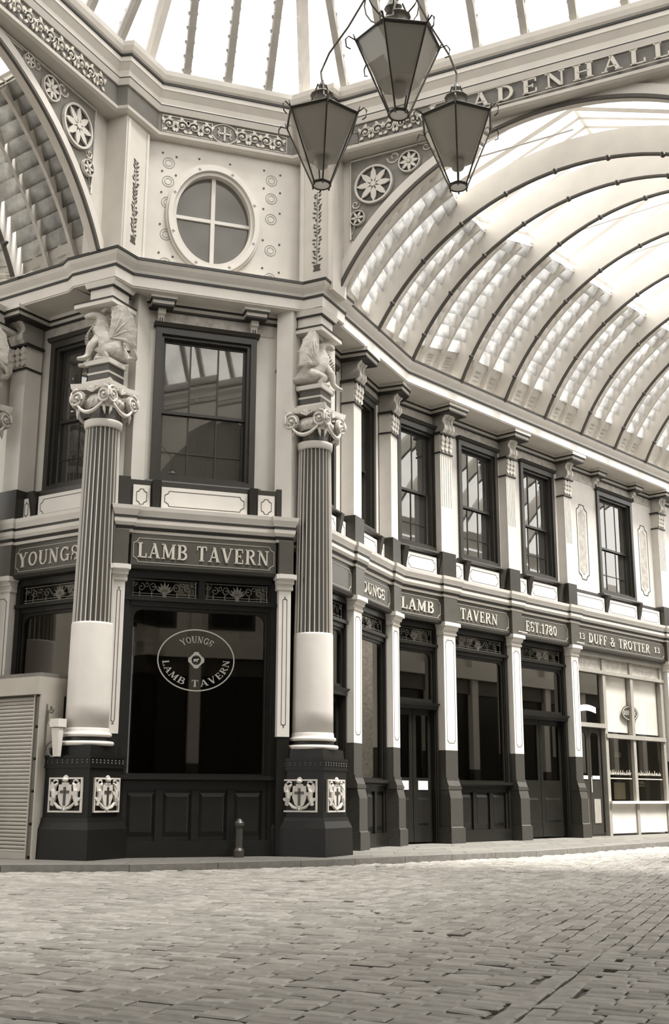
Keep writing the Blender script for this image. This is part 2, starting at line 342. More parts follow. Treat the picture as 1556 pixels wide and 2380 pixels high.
# setts
def sett_dims(): return (.118, .225)
cand = []
sd = Vector((math.sin(R_(21.5)), math.cos(R_(21.5)))); sn = Vector((sd.y, -sd.x)); sA = Vector((1.5, 8.42)); eA = Vector((math.sin(R_(122)), math.cos(R_(122)))); nA = Vector((-eA.y, eA.x))
def cls(c):
    a = (c-sA).dot(nA); b = c.x-(.75-(c.y-8.8)*.2)
    if a > 0 and b > 0: return 'far'
    if abs((c-Vector((1.89, 8.3))).dot(sn)) < .135: return 'strip'
    return 'near'
def field(hd, want, x0, x1, y0, y1, W=.122, LN=.22):
    a = R_(hd); e = Vector((math.sin(a), math.cos(a))); n = Vector((e.y, -e.x)); cc = Vector((1.89, 8.3)); span = 26
    for i in range(int(-span/W), int(span/W)):
        j = -span+random.uniform(0, LN)
        while j < span:
            l = LN*random.uniform(.75, 1.25); c = cc+n*((i+.5)*W)+e*(j+l/2); j += l+.006
            if not (x0 < c.x < x1 and y0 < c.y < y1) or c.y > kerb_y(c.x)-.10: continue
            k_ = cls(c)
            if k_ != want and not (want == 'near' and k_ == 'strip' and abs((c-Vector((1.89, 8.3))).dot(sn)) > .07) and not (want == 'near' and k_ == 'far' and (c-sA).dot(nA) < .05): continue
            q = px((c.x, c.y, RZ))
            if not (-1000 < q[0] < 2600 and 1880 < q[1] < 2800): continue
            cand.append((c.length+(0 if -20 < q[0] < 1576 and q[1] < 2400 else 100), c, e, W-.009, l))
field(21.5, "far", -9, 15, 3.0, 32); field(21.5, "strip", -6, 12, 2.5, 12); field(114, "near", -10, 9, 2.5, 19)
cand.sort(key=lambda q: q[0])
def sett_geo(mb, c, e, W, L, z, tilt, tf=None):
    n = Vector((e.y, -e.x)); ch = .014
    def pp(a, b, zz): v = c+e*a+n*b; return (v.x, v.y, zz+a*tilt[0]+b*tilt[1])
    a, b = L/2, W/2
    lo = [mb.pt(*pp(x, y, z-.03)) for x, y in ((-a, -b), (a, -b), (a, b), (-a, b))]
    md = [mb.pt(*pp(x, y, z-.009)) for x, y in ((-a, -b), (a, -b), (a, b), (-a, b))]
    hi = [mb.pt(*pp(x, y, z)) for x, y in ((-a+ch*1.4, -b+ch), (a-ch*1.4, -b+ch), (a-ch*1.4, b-ch), (-a+ch*1.4, b-ch))]
    for k in range(4):
        j = (k+1) % 4; mb.face(lo[k], lo[j], md[j], md[k]); mb.face(md[k], md[j], hi[j], hi[k])
    mb.face(*hi)
smesh = []
for mt in (STONE, STONEB, STONED, STONE):
    m2 = MB(IDT); sett_geo(m2, Vector((0, 0)), Vector((1, 0)), 1, 1, 0, (0, 0)); 
    # unit sett with chamfer scaled for its real size
    m2 = MB(IDT); sett_geo(m2, Vector((0, 0)), Vector((1, 0)), .116, .25, 0, (random.uniform(-.02, .02), random.uniform(-.03, .03)))
    o = obj('sett', m2, mt, floor); smesh.append(o)
bulk = MB(IDT); used = 0
for k, (dist, c, e, W, l) in enumerate(cand):
    z = RZ+random.gauss(0, .003)+(.006 if cls(c) == 'strip' else 0)
    if k < 300:
        src = smesh[random.randrange(4)] if k >= 4 else smesh[k]
        o = src if k < 4 else dup(src, 'sett', floor)
        o.location = (c.x, c.y, z); o.rotation_euler = (random.gauss(0, .012), random.gauss(0, .02), math.atan2(e.y, e.x)+(math.pi if random.random() < .5 else 0)); o.scale = (l/.25, W/.116, 1)
    else:
        bulk.mi = random.choice((0, 0, 1, 2)); sett_geo(bulk, c, e, W, l, z, (random.gauss(0, .013), random.gauss(0, .025)))
o = obj('setts', bulk, [STONE, STONEB, STONED], floor, norm=False); o['kind'] = 'stuff'
print('setts', len(cand))

# ================================================================== FACADE PIECES
def arch_window_loops(s0, s1, z0, z1, r, n=5):
    pts = [(s0, z0), (s1, z0)]
    for i in range(n+1): a = R_(90*i/n); pts.append((s1-r+r*math.cos(a), z1-r+r*math.sin(a)))
    for i in range(n+1): a = R_(90+90*i/n); pts.append((s0+r+r*math.cos(a), z1-r+r*math.sin(a)))
    return pts
wn = [0]; dn = [0]
def upper_window(fr, s0, s1, dw, label, muntins=(1/3, 2/3), z0=5.83, z1=8.5, apron=True, hood=True):
    wn[0] += 1; c = (s0+s1)/2; W = (s1-s0)/2
    t = empty('window_%d' % wn[0], fr, c, dw, 0, label, kind='structure')
    m = MB(); m.ringp([(-W, z0), (W, z0), (W, z1), (-W, z1)], [(-W+.10, z0+.08), (W-.10, z0+.08), (W-.10, z1-.13), (-W+.10, z1-.13)], -.06, .06)
    m.ringp([(-W+.10, z0+.08), (W-.10, z0+.08), (W-.10, z1-.13), (-W+.10, z1-.13)], [(-W+.15, z0+.12), (W-.15, z0+.12), (W-.15, z1-.18), (-W+.15, z1-.18)], -.1, .0)
    obj('window_frame', m, FRM, t)
    if hood: obj('hood', MB().side([(0, z1-.02), (.09, z1-.01), (.13, z1+.05), (0, z1+.05)], -W-.04, W+.04), FRM, t)
    zm = 7.06; g0, g1 = -W+.15, W-.15
    for k, (a, b, dd) in enumerate(((zm-.03, z1-.18, -.10), (z0+.12, zm+.03, -.14))):
        m = MB(); m.ringp([(g0, a), (g1, a), (g1, b), (g0, b)], [(g0+.045, a+.05), (g1-.045, a+.05), (g1-.045, b-.05), (g0+.045, b-.05)], dd-.03, dd)
        for q in muntins: x = g0+(g1-g0)*q; m.box(x-.012, x+.012, dd-.025, dd-.003, a+.04, b-.04)
        if k: m.box(g0+.03, g1-.03, dd-.025, dd-.003, a+.42, a+.44)
        sh = obj('sash', m, FRM, t)
        n = len(muntins)+1; ed = [g0+.045]+[g0+(g1-g0)*q for q in muntins]+[g1-.045]
        for i in range(n):
            m = MB(); tl = random.uniform(-.004, .004); x0, x1 = ed[i]+.004, ed[i+1]-.004
            m.quad((x0, dd-.016+tl, a+.045), (x1, dd-.016-tl, a+.045), (x1, dd-.016-tl, b-.045), (x0, dd-.016+tl, b-.045)); obj('pane', m, GLASSU, sh, norm=False)
    obj('sill', MB().side([(-.05, z0-.0), (.16, z0-.02), (.17, z0-.06), (.12, z0-.10), (-.05, z0-.10)], -W-.09, W+.09), FRM, t)
    # dark reveal behind
    return t
def apron(fr, s0, s1, wins, dw, par):
    """dark band under the sill with pale lined panels, one panel under each window and between"""
    z0, z1 = 5.29, 5.74
    obj('apron', MB(wtf(fr)).box(s0, s1, dw-.05, dw+.03, z0-.02, z1+.03), FRM, par)
    xs = []
    for a, b in wins:
        for x in (a+.07, b-.07):
            m = MB(wtf(fr)); m.hexa([(x-.05, dw+.02, z0+.02), (x+.05, dw+.02, z0+.02), (x+.05, dw+.07, z0+.02), (x-.05, dw+.07, z0+.02)], [(x-.07, dw+.02, z1+.02), (x+.07, dw+.02, z1+.02), (x+.07, dw+.16, z1+.02), (x-.07, dw+.16, z1+.02)]); obj('sill_bracket', m, FRM, par)
        xs += [(a+.07, b-.07)]
    segs = []; cur = s0
    for a, b in xs:
        if a-cur > .25: segs.append((cur+.04, a-.09))
        segs.append((a+.09, b-.09)); cur = b+.09
    if s1-cur > .2: segs.append((cur, s1-.04))
    for a, b in segs:
        if b-a < .1: continue
        obj('apron_panel', MB(wtf(fr)).box(a, b, dw+.02, dw+.06, z0, z1-.06), CREAM, par)
        c = min(.07, (b-a)*.2); o1 = notched(a+.05, b-.05, z0+.07, z1-.12, c); obj('panel_line', MB(wtf(fr)).ringp(o1, inset(o1, .010), dw+.05, dw+.063), THINL, par)

def upper_pilaster(fr, s0, s1, label, dep=.22, bracket=True, flute=True):
    c = (s0+s1)/2; W = (s1-s0)/2; t = empty('pilaster', fr, c, 0, 5.28, label, 'pilaster', 'upper pilasters')
    Z = lambda z: z-5.28
    obj('base_block', MB().box(-W-.03, W+.03, -dep, .04, 0, .53), FRM, t)
    obj('shaft', MB().box(-W, W, -dep, 0, .53, Z(7.95)), CREAM, t)
    if flute:
        m = MB()
        for i in range(5): x = -W+.045+(2*W-.09)*i/4; m.box(x-.008, x+.008, -.01, .008, Z(6.8), Z(7.9))
        obj('fluting', m, MARB, t)
    obj('collar', MB().box(-W-.025, W+.025, -dep, .025, Z(7.945), Z(7.975)), BLACK, t)
    m = MB(); m.box(-W, W, -dep, 0, Z(7.97), Z(8.36))
    for sx in (-1, 1): m.tube([(p[0], .03, p[2]) for p in spiral(sx*W*.75, Z(8.28), .07, 1.3, 0, 10, sx, 90)], .018, 5)
    for k in range(3):
        for j in range(3): leaf(m, (-1+k)*W*.62, Z(8.0+.1*j), math.pi/2+(k-1)*.25*(-1), .15, .11, .0, .035+.012*j)
    obj('capital', m, PALE, t)
    obj('cap_line', MB().box(-W-.06, W+.06, -dep, .06, Z(8.36), Z(8.40)), BLACK, t)
    if bracket:
        m = MB(); pr = [(-dep, Z(8.40)), (.04, Z(8.40)), (.10, Z(8.47)), (.10, Z(8.56)), (.05, Z(8.64)), (.06, Z(8.72)), (.14, Z(8.79)), (.23, Z(8.82)), (.23, Z(8.90)), (-dep, Z(8.90))]
        m.side(pr, -W+.02, W-.02); pr2 = [(a+.02 if a > 0 else a, b) for a, b in pr]; m.side(pr2, -W+.02, -W+.09); m.side(pr2, W-.09, W-.02)
        obj('bracket', m, CREAM, t)
        obj('bracket_line', MB().side([(p[0]+.004, p[1]) for p in pr], -.035, .035), MARB, t)
    return t
def lower_pilaster(fr, s0, s1, label, dep=.25, flat=False):
    c = (s0+s1)/2; W = (s1-s0)/2; t = empty('pier', fr, c, 0, 0, label, 'pier', 'ground floor piers')
    m = MB(); m.side([(-dep, 0), (.12, 0), (.12, .30), (.10, .32), (.10, .86), (.06, 1.02), (.06, 1.10), (.02, 1.2), (.02, 1.25), (0, 1.25), (0, 1.79), (-dep, 1.79)], -W, W)
    m.box(-W-.03, W+.03, -dep, .13, 0, .30); m.box(-W-.02, W+.02, -dep, .07, 1.03, 1.08)
    if flat: m = MB().box(-W, W, -dep, -.01, 0, 1.79)
    obj('plinth', m, DARK if flat else GRAN2, t)
    obj('shaft', MB().box(-W, W, -dep, 0, 1.79, 4.12), CREAM, t)
    o1 = notched(-W+.06, W-.06, 1.93, 4.0, .05); obj('panel_line', MB().ringp(o1, inset(o1, .009), -.01, .004), THINL, t)
    m = MB(); m.side([(-dep, 4.10), (.015, 4.10), (.025, 4.13), (.0, 4.15), (.02, 4.2), (.08, 4.27), (.10, 4.28), (.10, 4.35), (-dep, 4.35)], -W-.03, W+.03)
    m.box(-W-.065, W+.065, -dep, .095, 4.27, 4.345); m.box(-W-.04, W+.04, -dep, .045, 4.2, 4.27)
    obj('capital', m, CREAM, t)
    obj('fascia_block', MB().box(-W-.02, W+.02, -dep, .05, 4.35, 4.9), MID, t)
    return t
def sign(fr, s0, s1, txt, label, ts=None, d=-.03, z0=4.36, z1=4.87, th=.21, marks=None):
    c = (s0+s1)/2; W = (s1-s0)/2; t = empty('sign_board', fr, c, 0, 0, label, 'sign')
    obj('board', MB().box(-W, W, -.22, d, z0, z1), MID, t)
    obj('lower_moulding', MB().side([(-.1, z0-.06), (d+.02, z0-.05), (d+.06, z0), (-.1, z0)], -W, W), FRM, t)
    o1 = notched(-W+.03, W-.03, z0+.05, z1-.07, .08); obj('border_line', MB().ringp(o1, inset(o1, .013), d-.01, d+.006), LINE, t)
    if txt:
        a, b = ts or (-W+.12, W-.12); letter_parts(t, txt, a, b, (z0+z1)/2-th/2-.01, th, d-.01, d+.018, LET)
    for q in (marks or []): letter_parts(t, q[0], q[1], q[2], (z0+z1)/2-.075, .15, d-.01, d+.015, LET, name='numeral')
    return t
def grille(par, s0, s1, z0, z1, d, matl=IRONL, glassy=None):
    m = MB(); H = z1-z0; c = (s0+s1)/2; W = (s1-s0)/2; zc = (z0+z1)/2
    m.box(s0, s1, d-.006, d+.006, z0+.012, z0+.024); m.box(s0, s1, d-.006, d+.006, z0+.05, z0+.06); m.box(s0, s1, d-.006, d+.006, z1-.022, z1-.012)
    for sx in (-1, 1):
        for k in range(2):
            x = c+sx*W*(.38+.36*k); m.box(x-.008, x+.008, d-.006, d+.006, z0, z0+.09)
            m.tube(spiral(x-sx*.02, zc+.01, H*.24, 1.2, d, 12, sx if k else -sx, 90), .008, 4); m.tube(spiral(x+sx*W*.16, z1-.08, H*.17, 1.1, d, 10, -sx, 200), .007, 4)
        m.tube([(c, d, z0+.05), (c+sx*W*.18, d, z0+.10), (c+sx*W*.32, d, z1-.06)], .007, 4)
        m.tube([(c+sx*W*.94, d, z0), (c+sx*W*.94, d, z1)], .008, 4); m.tube([(c+sx*W*.8, d, z1-.02), (c+sx*W*.8, d, z1-.09), (c+sx*W*.97, d, z1-.09)], .006, 4)
    for k in range(7): leaf(m, c, z0+.08, R_(90+(k-3)*24), H*.62*(1-.07*abs(k-3)), .04, d-.006, d+.01)
    m.box(c-.03, c+.03, d-.006, d+.012, z0, z0+.09)
    return obj('grille', m, matl, par)
def shopfront(fr, s0, s1, label, kind='window', npan=3, name=None, round_r=.1, d=-.14, two=True, decal=None):
    c = (s0+s1)/2; W = (s1-s0)/2; t = empty('shop_window' if kind == 'window' else 'door_%d' % (dn[0]+1), fr, c, 0, 0, label, 'shop window' if kind == 'window' else None, kind=None if kind == 'window' else 'structure')
    if kind != 'window': dn[0] += 1
    e = .10 if W > .8 else .06
    m = MB(); m.box(-W, -W+e, d-.15, d+.02, 0, 4.3); m.box(W-e, W, d-.15, d+.02, 0, 4.3); m.box(-W, W, d-.12, d+.02, 4.19, 4.36); m.box(-W, W, d-.12, d+.05, 3.83, 3.89); m.box(-W, W, d-.12, d+.00, 3.75, 3.83)
    m.box(-W+e, -W+e+.03, d-.1, d+.0, 0, 4.2); m.box(W-e-.03, W-e, d-.1, d+.0, 0, 4.2)
    if two: m.box(-.05, .05, d-.1, d+.01, 3.87, 4.2)
    obj('frame', m, DARK, t)
    if two: grille(t, -W+e+.02, -.06, 3.90, 4.18, d-.04); grille(t, .06, W-e-.02, 3.90, 4.18, d-.04)
    else: grille(t, -W+e+.02, W-e-.02, 3.90, 4.18, d-.04)
    obj('transom_pane', MB().box(-W+e, W-e, d-.085, d-.08, 3.88, 4.2), GLASS, t)
    a, b = -W+e+.03, W-e-.03
    if kind == 'window':
        lo = [(a, 1.18), (b, 1.18)]
        inn = arch_window_loops(a+.05, b-.05, 1.22, 3.70, round_r); out = [(a, 1.18), (b, 1.18)]+[(b, 3.76)]*6+[(a, 3.76)]*6
        obj('casement', MB().ringp(out, inn, d-.10, d-.03), DARK, t)
        obj('glass', MB().box(a+.03, b-.03, d-.075, d-.065, 1.2, 3.73), GLASS, t)
        m = MB().side([(d-.1, 1.08), (d+.03, 1.08), (d+.03, 1.1), (d+.08, 1.13), (d+.08, 1.19), (d-.1, 1.19)], -W, W); obj('sill', m, DARK, t)
        m = MB().box(-W+.02, W-.02, d-.12, d-.04, 0, 1.09); m.box(-W+.02, W-.02, d-.05, d+.03, 0, .24); m.box(-W+.02, W-.02, d-.05, d, .98, 1.08)
        for i in range(npan+1): x = a+(b-a)*i/npan; m.box(x-.055, x+.055, d-.05, d, .24, 1.0)
        obj('stall_riser', m, DARK, t)
        for i in range(npan):
            x0 = a+(b-a)*i/npan+.08; x1 = a+(b-a)*(i+1)/npan-.08; m = MB(); m.hexa([(x0-.02, d-.045, .28), (x1+.02, d-.045, .28), (x1+.02, d-.045, .95), (x0-.02, d-.045, .95)], [(x0+.04, d-.02, .37), (x1-.04, d-.02, .37), (x1-.04, d-.02, .88), (x0+.04, d-.02, .88)]); obj('riser_panel', m, DARK, t)
    else:
        zt = 2.58
        m = MB().box(-W, W, d-.12, d+.03, zt, zt+.06); m.side([(d-.1, zt+.06), (d+.03, zt+.06), (d+.09, zt+.12), (d-.1, zt+.12)], -W, W); obj('transom', m, DARK, t)
        inn = arch_window_loops(a+.05, b-.05, zt+.2, 3.70, .12); out = [(a, zt+.12), (b, zt+.12)]+[(b, 3.76)]*6+[(a, 3.76)]*6
        obj('fanlight_frame', MB().ringp(out, inn, d-.10, d-.03), DARK, t)
        obj('fanlight_glass', MB().box(a+.03, b-.03, d-.075, d-.065, zt+.15, 3.73), GLASS, t)
        for sx in (-1, 1):
            x0, x1 = (a, -.008) if sx < 0 else (.008, b)
            dd = d-.10; m = MB(); m.ringp([(x0, .04), (x1, .04), (x1, zt), (x0, zt)], [(x0+.1, 1.25), (x1-.1, 1.25), (x1-.1, zt-.12), (x0+.1, zt-.12)], dd-.04, dd)
            m.box(x0+.09, x1-.09, dd-.04, dd-.02, .25, 1.0); m.box(x0, x1, dd-.01, dd+.012, .04, .26)
            lf = obj('door_leaf', m, DARK, t)
            m = MB(); m.hexa([(x0+.1, dd-.01, .32), (x1-.1, dd-.01, .32), (x1-.1, dd-.01, .9), (x0+.1, dd-.01, .9)], [(x0+.15, dd+.012, .39), (x1-.15, dd+.012, .39), (x1-.15, dd+.012, .83), (x0+.15, dd+.012, .83)]); obj('door_panel', m, DARK, lf)
            obj('door_glass', MB().box(x0+.09, x1-.09, dd-.025, dd-.018, 1.24, zt-.1), GLASS, lf)
    return t

# walls: solid strips around the window openings, dark rooms behind
def wall_run(name, fr, s0, s1, dw, wins, label, z0=5.28, z1=8.98, wm=CREAM, gw=None):
    """upper wall with rectangular openings (s0,s1) between z 5.83 and 8.5"""
    m = MB(wtf(fr)); cur = s0
    for a, b in wins:
        m.box(cur, a+.02, dw-.3, dw, z0, z1); m.box(a+.02, b-.02, dw-.3, dw, z0, 5.86); m.box(a+.02, b-.02, dw-.3, dw, 8.47, z1); cur = b-.02
    m.box(cur, s1, dw-.3, dw, z0, z1)
    o = obj(name, m, wm); tag(o, label, kind='structure')
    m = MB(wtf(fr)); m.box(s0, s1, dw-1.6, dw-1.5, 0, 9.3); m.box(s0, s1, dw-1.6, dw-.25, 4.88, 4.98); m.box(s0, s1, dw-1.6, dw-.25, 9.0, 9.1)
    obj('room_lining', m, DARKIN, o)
    return o
WC = wall_run('wall_centre', FC, -1.55, 1.95, -.4, [(-.87, .86)], 'pale painted upper wall of the canted corner', wm=PALE_SHADE)
WR = wall_run('wall_right', FR1, -2.5, 2.0, -.27, [(-1.95, -.72), (.0, 1.32)], 'pale painted upper wall just right of the corner')
WF = wall_run('wall_right_far', FR2, -1.75, 34, -.2, [(-1.3, .0), (.78, 2.24), (3.18, 4.6), (6.62, 8.4)], 'pale painted upper wall running down the right avenue')
WL = wall_run('wall_left', FL1, -5., .0, -.4, [(-1.95, -.35)], 'pale painted upper wall left of the corner', wm=PALE_SHADE)
upper_window(FC, -.87, .86, -.4, 'dark framed sash window on the canted corner wall between the two fluted columns')
upper_window(FR1, -1.95, -.72, -.27, 'dark sash window mostly hidden behind the right fluted column', (.5,))
upper_window(FR1, 0.03, 1.32, -.27, 'narrow looking dark sash window just right of the right fluted column', (.35, .68))
upper_window(FR2, -1.3, .0, -.2, 'dark sash window second along the right avenue from the corner column', (.5,))
upper_window(FR2, .78, 2.24, -.2, 'dark sash window above the board lettered TAVERN', (1/3, 2/3))
upper_window(FR2, 3.18, 4.6, -.2, 'dark sash window above the board with the founding year', (1/3, 2/3))
upper_window(FR2, 6.62, 8.4, -.2, 'dark sash window between two tall lined wall panels, farthest right in view', (1/3, 2/3))
upper_window(FL1, -1.95, -.35, -.4, 'dark sash window left of the left fluted column', (1/3, 2/3))
apron(FC, -1.2, 1.2, [(-.87, .86)], -.2, WC); apron(FR1, -2.2, -.40, [(-1.95, -.72)], -.2, WR); apron(FR1, 0, 1.6, [(.03, 1.32)], -.2, WR)
apron(FR2, -1.5, -.08, [(-1.3, .0)], -.14, WF); apron(FR2, .3, 2.35, [(.78, 2.24)], -.14, WF); apron(FR2, 2.68, 4.79, [(3.18, 4.6)], -.14, WF); apron(FR2, 5.1, 9.5, [(6.62, 8.4)], -.14, WF); apron(FL1, -2.2, -.3, [(-1.95, -.35)], -.2, WL)
# mottled frieze strips above the windows
for fr, a, b, dw, par in ((FC, -1.18, 1.18, -.4, WC), (FR1, -2.2, -.4, -.27, WR), (FR1, 0, 1.6, -.27, WR), (FR2, -1.45, -.1, -.2, WF), (FR2, .3, 2.35, -.2, WF), (FR2, 2.68, 4.79, -.2, WF), (FR2, 5.1, 9.5, -.2, WF), (FL1, -2.1, -.2, -.4, WL)):
    obj('painted_frieze', MB(wtf(fr)).box(a, b, dw-.01, dw+.012, 8.56, 8.80), MARB, par)
# small brackets beside the centre window head and the far window
for fr, s, dw, par in ((FC, -.80, -.4, WC), (FC, .80, -.4, WC), (FR2, 6.55, -.2, WF), (FR2, 8.45, -.2, WF)):
    m = MB(wtf(fr)); m.box(s-.08, s+.08, dw, dw+.2, 8.80, 8.90); m.box(s-.062, s+.062, dw, dw+.15, 8.69, 8.80); m.hexa([(s-.045, dw, 8.52), (s+.045, dw, 8.52), (s+.045, dw+.05, 8.52), (s-.045, dw+.05, 8.52)], [(s-.055, dw, 8.69), (s+.055, dw, 8.69), (s+.055, dw+.1, 8.69), (s-.055, dw+.1, 8.69)])
    o = obj('bracket', m, CREAM, par)
    m = MB(wtf(fr)); 
    for q in (-.02, .02): m.box(s+q-.008, s+q+.008, dw+.05, dw+.085, 8.53, 8.68)
    obj('bracket_groove', m, BLACK, o)
# tall lined panels
for a, b in ((5.66, 6.16), (8.76, 9.26)):
    o1 = notched(a, b, 6.07, 7.97, .14); obj('wall_panel_line', MB(wtf(FR2)).ringp(o1, inset(o1, .018), -.21, -.192), THINL, WF)
    o2 = notched(a+.09, b-.09, 6.2, 7.84, .1); obj('wall_panel', MB(wtf(FR2)).poly(o2, -.21, -.195), MARB, WF)
# pilasters
for k, (s0, s1) in enumerate(((-.08, .32), (2.36, 2.70), (4.79, 5.10), (9.53, 9.88))):
    w_ = ('right of the second receding window', 'between the windows above the TAVERN and founding year boards', 'left of the first tall lined panel', 'at the right edge of the photo')[k]
    upper_pilaster(FR2, s0, s1, 'fluted pale pilaster with scroll bracket ' + w_)
    lower_pilaster(FR2, s0, s1, 'pale square pier with dark foot ' + ('between the boards lettered LAMB and TAVERN', 'between the boards lettered TAVERN and the founding year', 'left of the pale shopfront of number 13', 'at the far right end of the pale shopfront')[k])
upper_pilaster(FR1, -.39, -.01, 'pale pilaster with scroll bracket nearest the right fluted column', flute=False, dep=.25)
lower_pilaster(FR1, -.39, -.01, 'pale square pier with dark foot nearest the right fluted column', .3)
upper_pilaster(FR1, 1.6, 1.98, 'pale pilaster with scroll bracket where the right wall bends', flute=False, dep=.25)
lower_pilaster(FR1, 1.6, 1.98, 'pale square pier with dark foot where the right wall bends', .3)
upper_pilaster(FL1, -2.52, -2.16, 'pale pilaster beside the window at the left edge of the photo', flute=False, dep=.35)
lower_pilaster(FL1, -2.52, -2.16, 'pale square pier behind the shuttered booth at the left edge', .3)
for s0, s1, q, dp in ((-1.42, -1.24, 'left', .25), (1.22, 1.42, 'right', .25)):
    lower_pilaster(FC, s0, s1, 'pale flat pier behind the %s fluted column' % q, dp, True)
# upper corner strips behind the columns
for s0, s1, q in ((-1.37, -1.23, 'left'), (1.23, 1.37, 'right')):
    t = empty('corner_strip', FC, (s0+s1)/2, 0, 5.28, 'plain pale corner strip of the upper wall behind the %s fluted column' % q, 'pilaster')
    W = .07; obj('base_block', MB().box(-W-.03, W+.03, -.4, -.16, 0, .53), FRM, t); obj('shaft', MB().box(-W, W, -.4, -.33, .53, 3.6), PALE, t)
    obj('collar', MB().box(-W-.02, W+.02, -.4, -.31, 2.66, 2.70), BLACK, t)
# signs
sign(FC, -1.17, 1.17, 'LAMB TAVERN', 'wide dark sign board with two words over the corner shop window', (-1.07, 1.05), th=.24)
sign(FL1, -2.14, -.2, 'YOUNGS', 'dark sign board partly hidden by the left fluted column', (-.86, .50), th=.24)
sign(FR1, -2.1, -.42, None, 'dark sign board without visible words beside the right fluted column')
sign(FR1, .01, 1.58, 'YOUNGS', 'steeply receding dark sign board on the second bay right of the column', (-.93, .44))
sign(FR2, -1.5, -.10, 'LAMB', 'dark sign board with a single four letter word over the first double door', (-.60, .44), th=.23)
sign(FR2, .32, 2.34, 'TAVERN', 'dark sign board with a six letter word over the middle shop window', (-.80, .54), th=.23)
sign(FR2, 2.72, 4.77, 'EST.1780', 'dark sign board with a founding year over the second double door', (-.78, .50), th=.23)
sign(FR2, 5.12, 9.50, 'DUFF & TROTTER', 'long dark sign board over the pale shopfront with number 13 at both ends', (-1.66, 1.36), th=.23, marks=[('13', -2.08, -1.82), ('13', 1.62, 1.92)])
# shopfronts and doors
t = shopfront(FC, -1.24, 1.22, 'large dark framed corner shop window with a round edged emblem on the glass', npan=4, round_r=.14)
# emblem on the corner window
dg = -.14-.062
m = MB(); cx, cz, ra, rb = -.04, 2.95, .615, .485
N = 48; lo = [(cx+ra*math.cos(2*math.pi*k/N), cz+rb*math.sin(2*math.pi*k/N)) for k in range(N)]; li = [(cx+(ra-.02)*math.cos(2*math.pi*k/N), cz+(rb-.02)*math.sin(2*math.pi*k/N)) for k in range(N)]
m.ringp(lo, li, dg-.004, dg)
def arcw(r0x, r0z, a0, a1, up_):   # s in 0..1 along the arc, z = height
    def f(s, z):
        a = R_(a0+(a1-a0)*s); k = (z if up_ else -z); return (cx+(r0x+k)*math.cos(a), cz+(r0z+k)*math.sin(a))
    return f

oct_ = [(cx+.115*math.cos(R_(k*15))*(1.12 if k % 6 < 2 or k % 6 == 5 else .92), cz+.115*math.sin(R_(k*15))*(1.12 if k % 6 < 2 or k % 6 == 5 else .92)) for k in range(24)]
m.ringp(oct_, [(cx+.075*math.cos(R_(k*15)), cz+.075*math.sin(R_(k*15))) for k in range(24)], dg-.004, dg)
m.poly([(cx-.045, cz-.005), (cx-.04, cz+.02), (cx+.0, cz+.018), (cx+.04, cz+.03), (cx+.045, cz+.01), (cx+.02, cz-.005), (cx+.02, cz-.03), (cx+.01, cz-.03), (cx, cz-.008), (cx-.03, cz-.03)], dg-.004, dg)
EMB = mat('emblem_film', (.27, .255, .225), .6)
em = obj('window_emblem', m, EMB, t)
letter_parts(em, 'YOUNGS', 0, 1, 0, .105, dg-.004, dg, EMB, warp=arcw(.36, .27, 127, 52, True)); letter_parts(em, 'LAMB TAVERN', 0, 1, 0, .105, dg-.004, dg, EMB, warp=arcw(.535, .415, 183, 362, False))
shopfront(FL1, -2.14, -.25, 'dark shop window behind the shuttered booth on the left', npan=3, round_r=.14, two=False)
shopfront(FR1, -2.0, -.42, 'dark double door in shadow between the right fluted column and the first pier', 'door', two=False)
shopfront(FR1, .02, 1.58, 'dark shop window seen at a sharp angle between the first two piers', npan=3, two=False)
t = shopfront(FR2, -1.45, -.1, 'dark double door with bright letter plates under the four letter board', 'door', two=False, d=-.18)
for lf in [c for c in t.children if c.name.startswith('door_leaf')]:
    i = 0 if not [c for c in lf.children if c.name.startswith('push')] else 1
for sx, lf in zip((-1, 1), [c for c in t.children if c.name.startswith('door_leaf')]):
    obj('push_plate', MB().box(sx*.3-.15, sx*.3+.15, -.279, -.268, 1.02, 1.19), PAPER, lf)
shopfront(FR2, .34, 2.34, 'dark shop window with panelled base in the middle of the right avenue', npan=3, two=False)
shopfront(FR2, 2.72, 4.77, 'dark double door under the board with the founding year', 'door', two=False, d=-.18)

# pale shopfront (number 13)
t = empty('shop_window', FR2, 5.12, 0, 0, 'pale painted shopfront with drawn blinds at the far right', 'shop window')
Z_ = .0; d = -.14; m = MB()
for x in (0.02, 1.27, 2.62, 4.2): m.box(x, x+.13, d-.1, d+.02, .0 if x < 4 else 0, 4.3)
m.box(0, 4.38, d-.1, d+.05, 4.18, 4.36); m.box(0, 4.38, d-.1, d+.04, 3.8, 3.88); m.box(1.3, 4.3, d-.1, d+.05, 2.28, 2.38); m.box(0, 1.3, d-.1, d+.05, 2.5, 2.6)
obj('frame', m, GREY, t)
for a, b in ((.15, 1.27), (1.4, 2.62), (2.75, 4.2)): 
    obj('frieze_panel', MB().box(a, b, d-.07, d-.03, 3.88, 4.18), MARB, t)
obj('sill', MB().box(1.3, 4.35, d-.05, d+.1, .74, .80), CREAM, t)
for a, b in ((1.42, 2.62), (2.75, 4.2)):
    obj('riser_panel', MB().box(a, b, d-.07, d-.02, .05, .74), PALE, t)
    obj('blind', MB().box(a+.01, b-.01, d-.12, d-.115, 2.44, 3.8), BLIND, t)
    obj('glass', MB().box(a, b, d-.07, d-.062, .8, 2.28), GLASS, t); obj('glass', MB().box(a, b, d-.07, d-.062, 2.38, 3.8), glass_mat('clear_glass', (.98, .98, .975), .02, .01) if a < 2 else bpy.data.materials['clear_glass'], t)
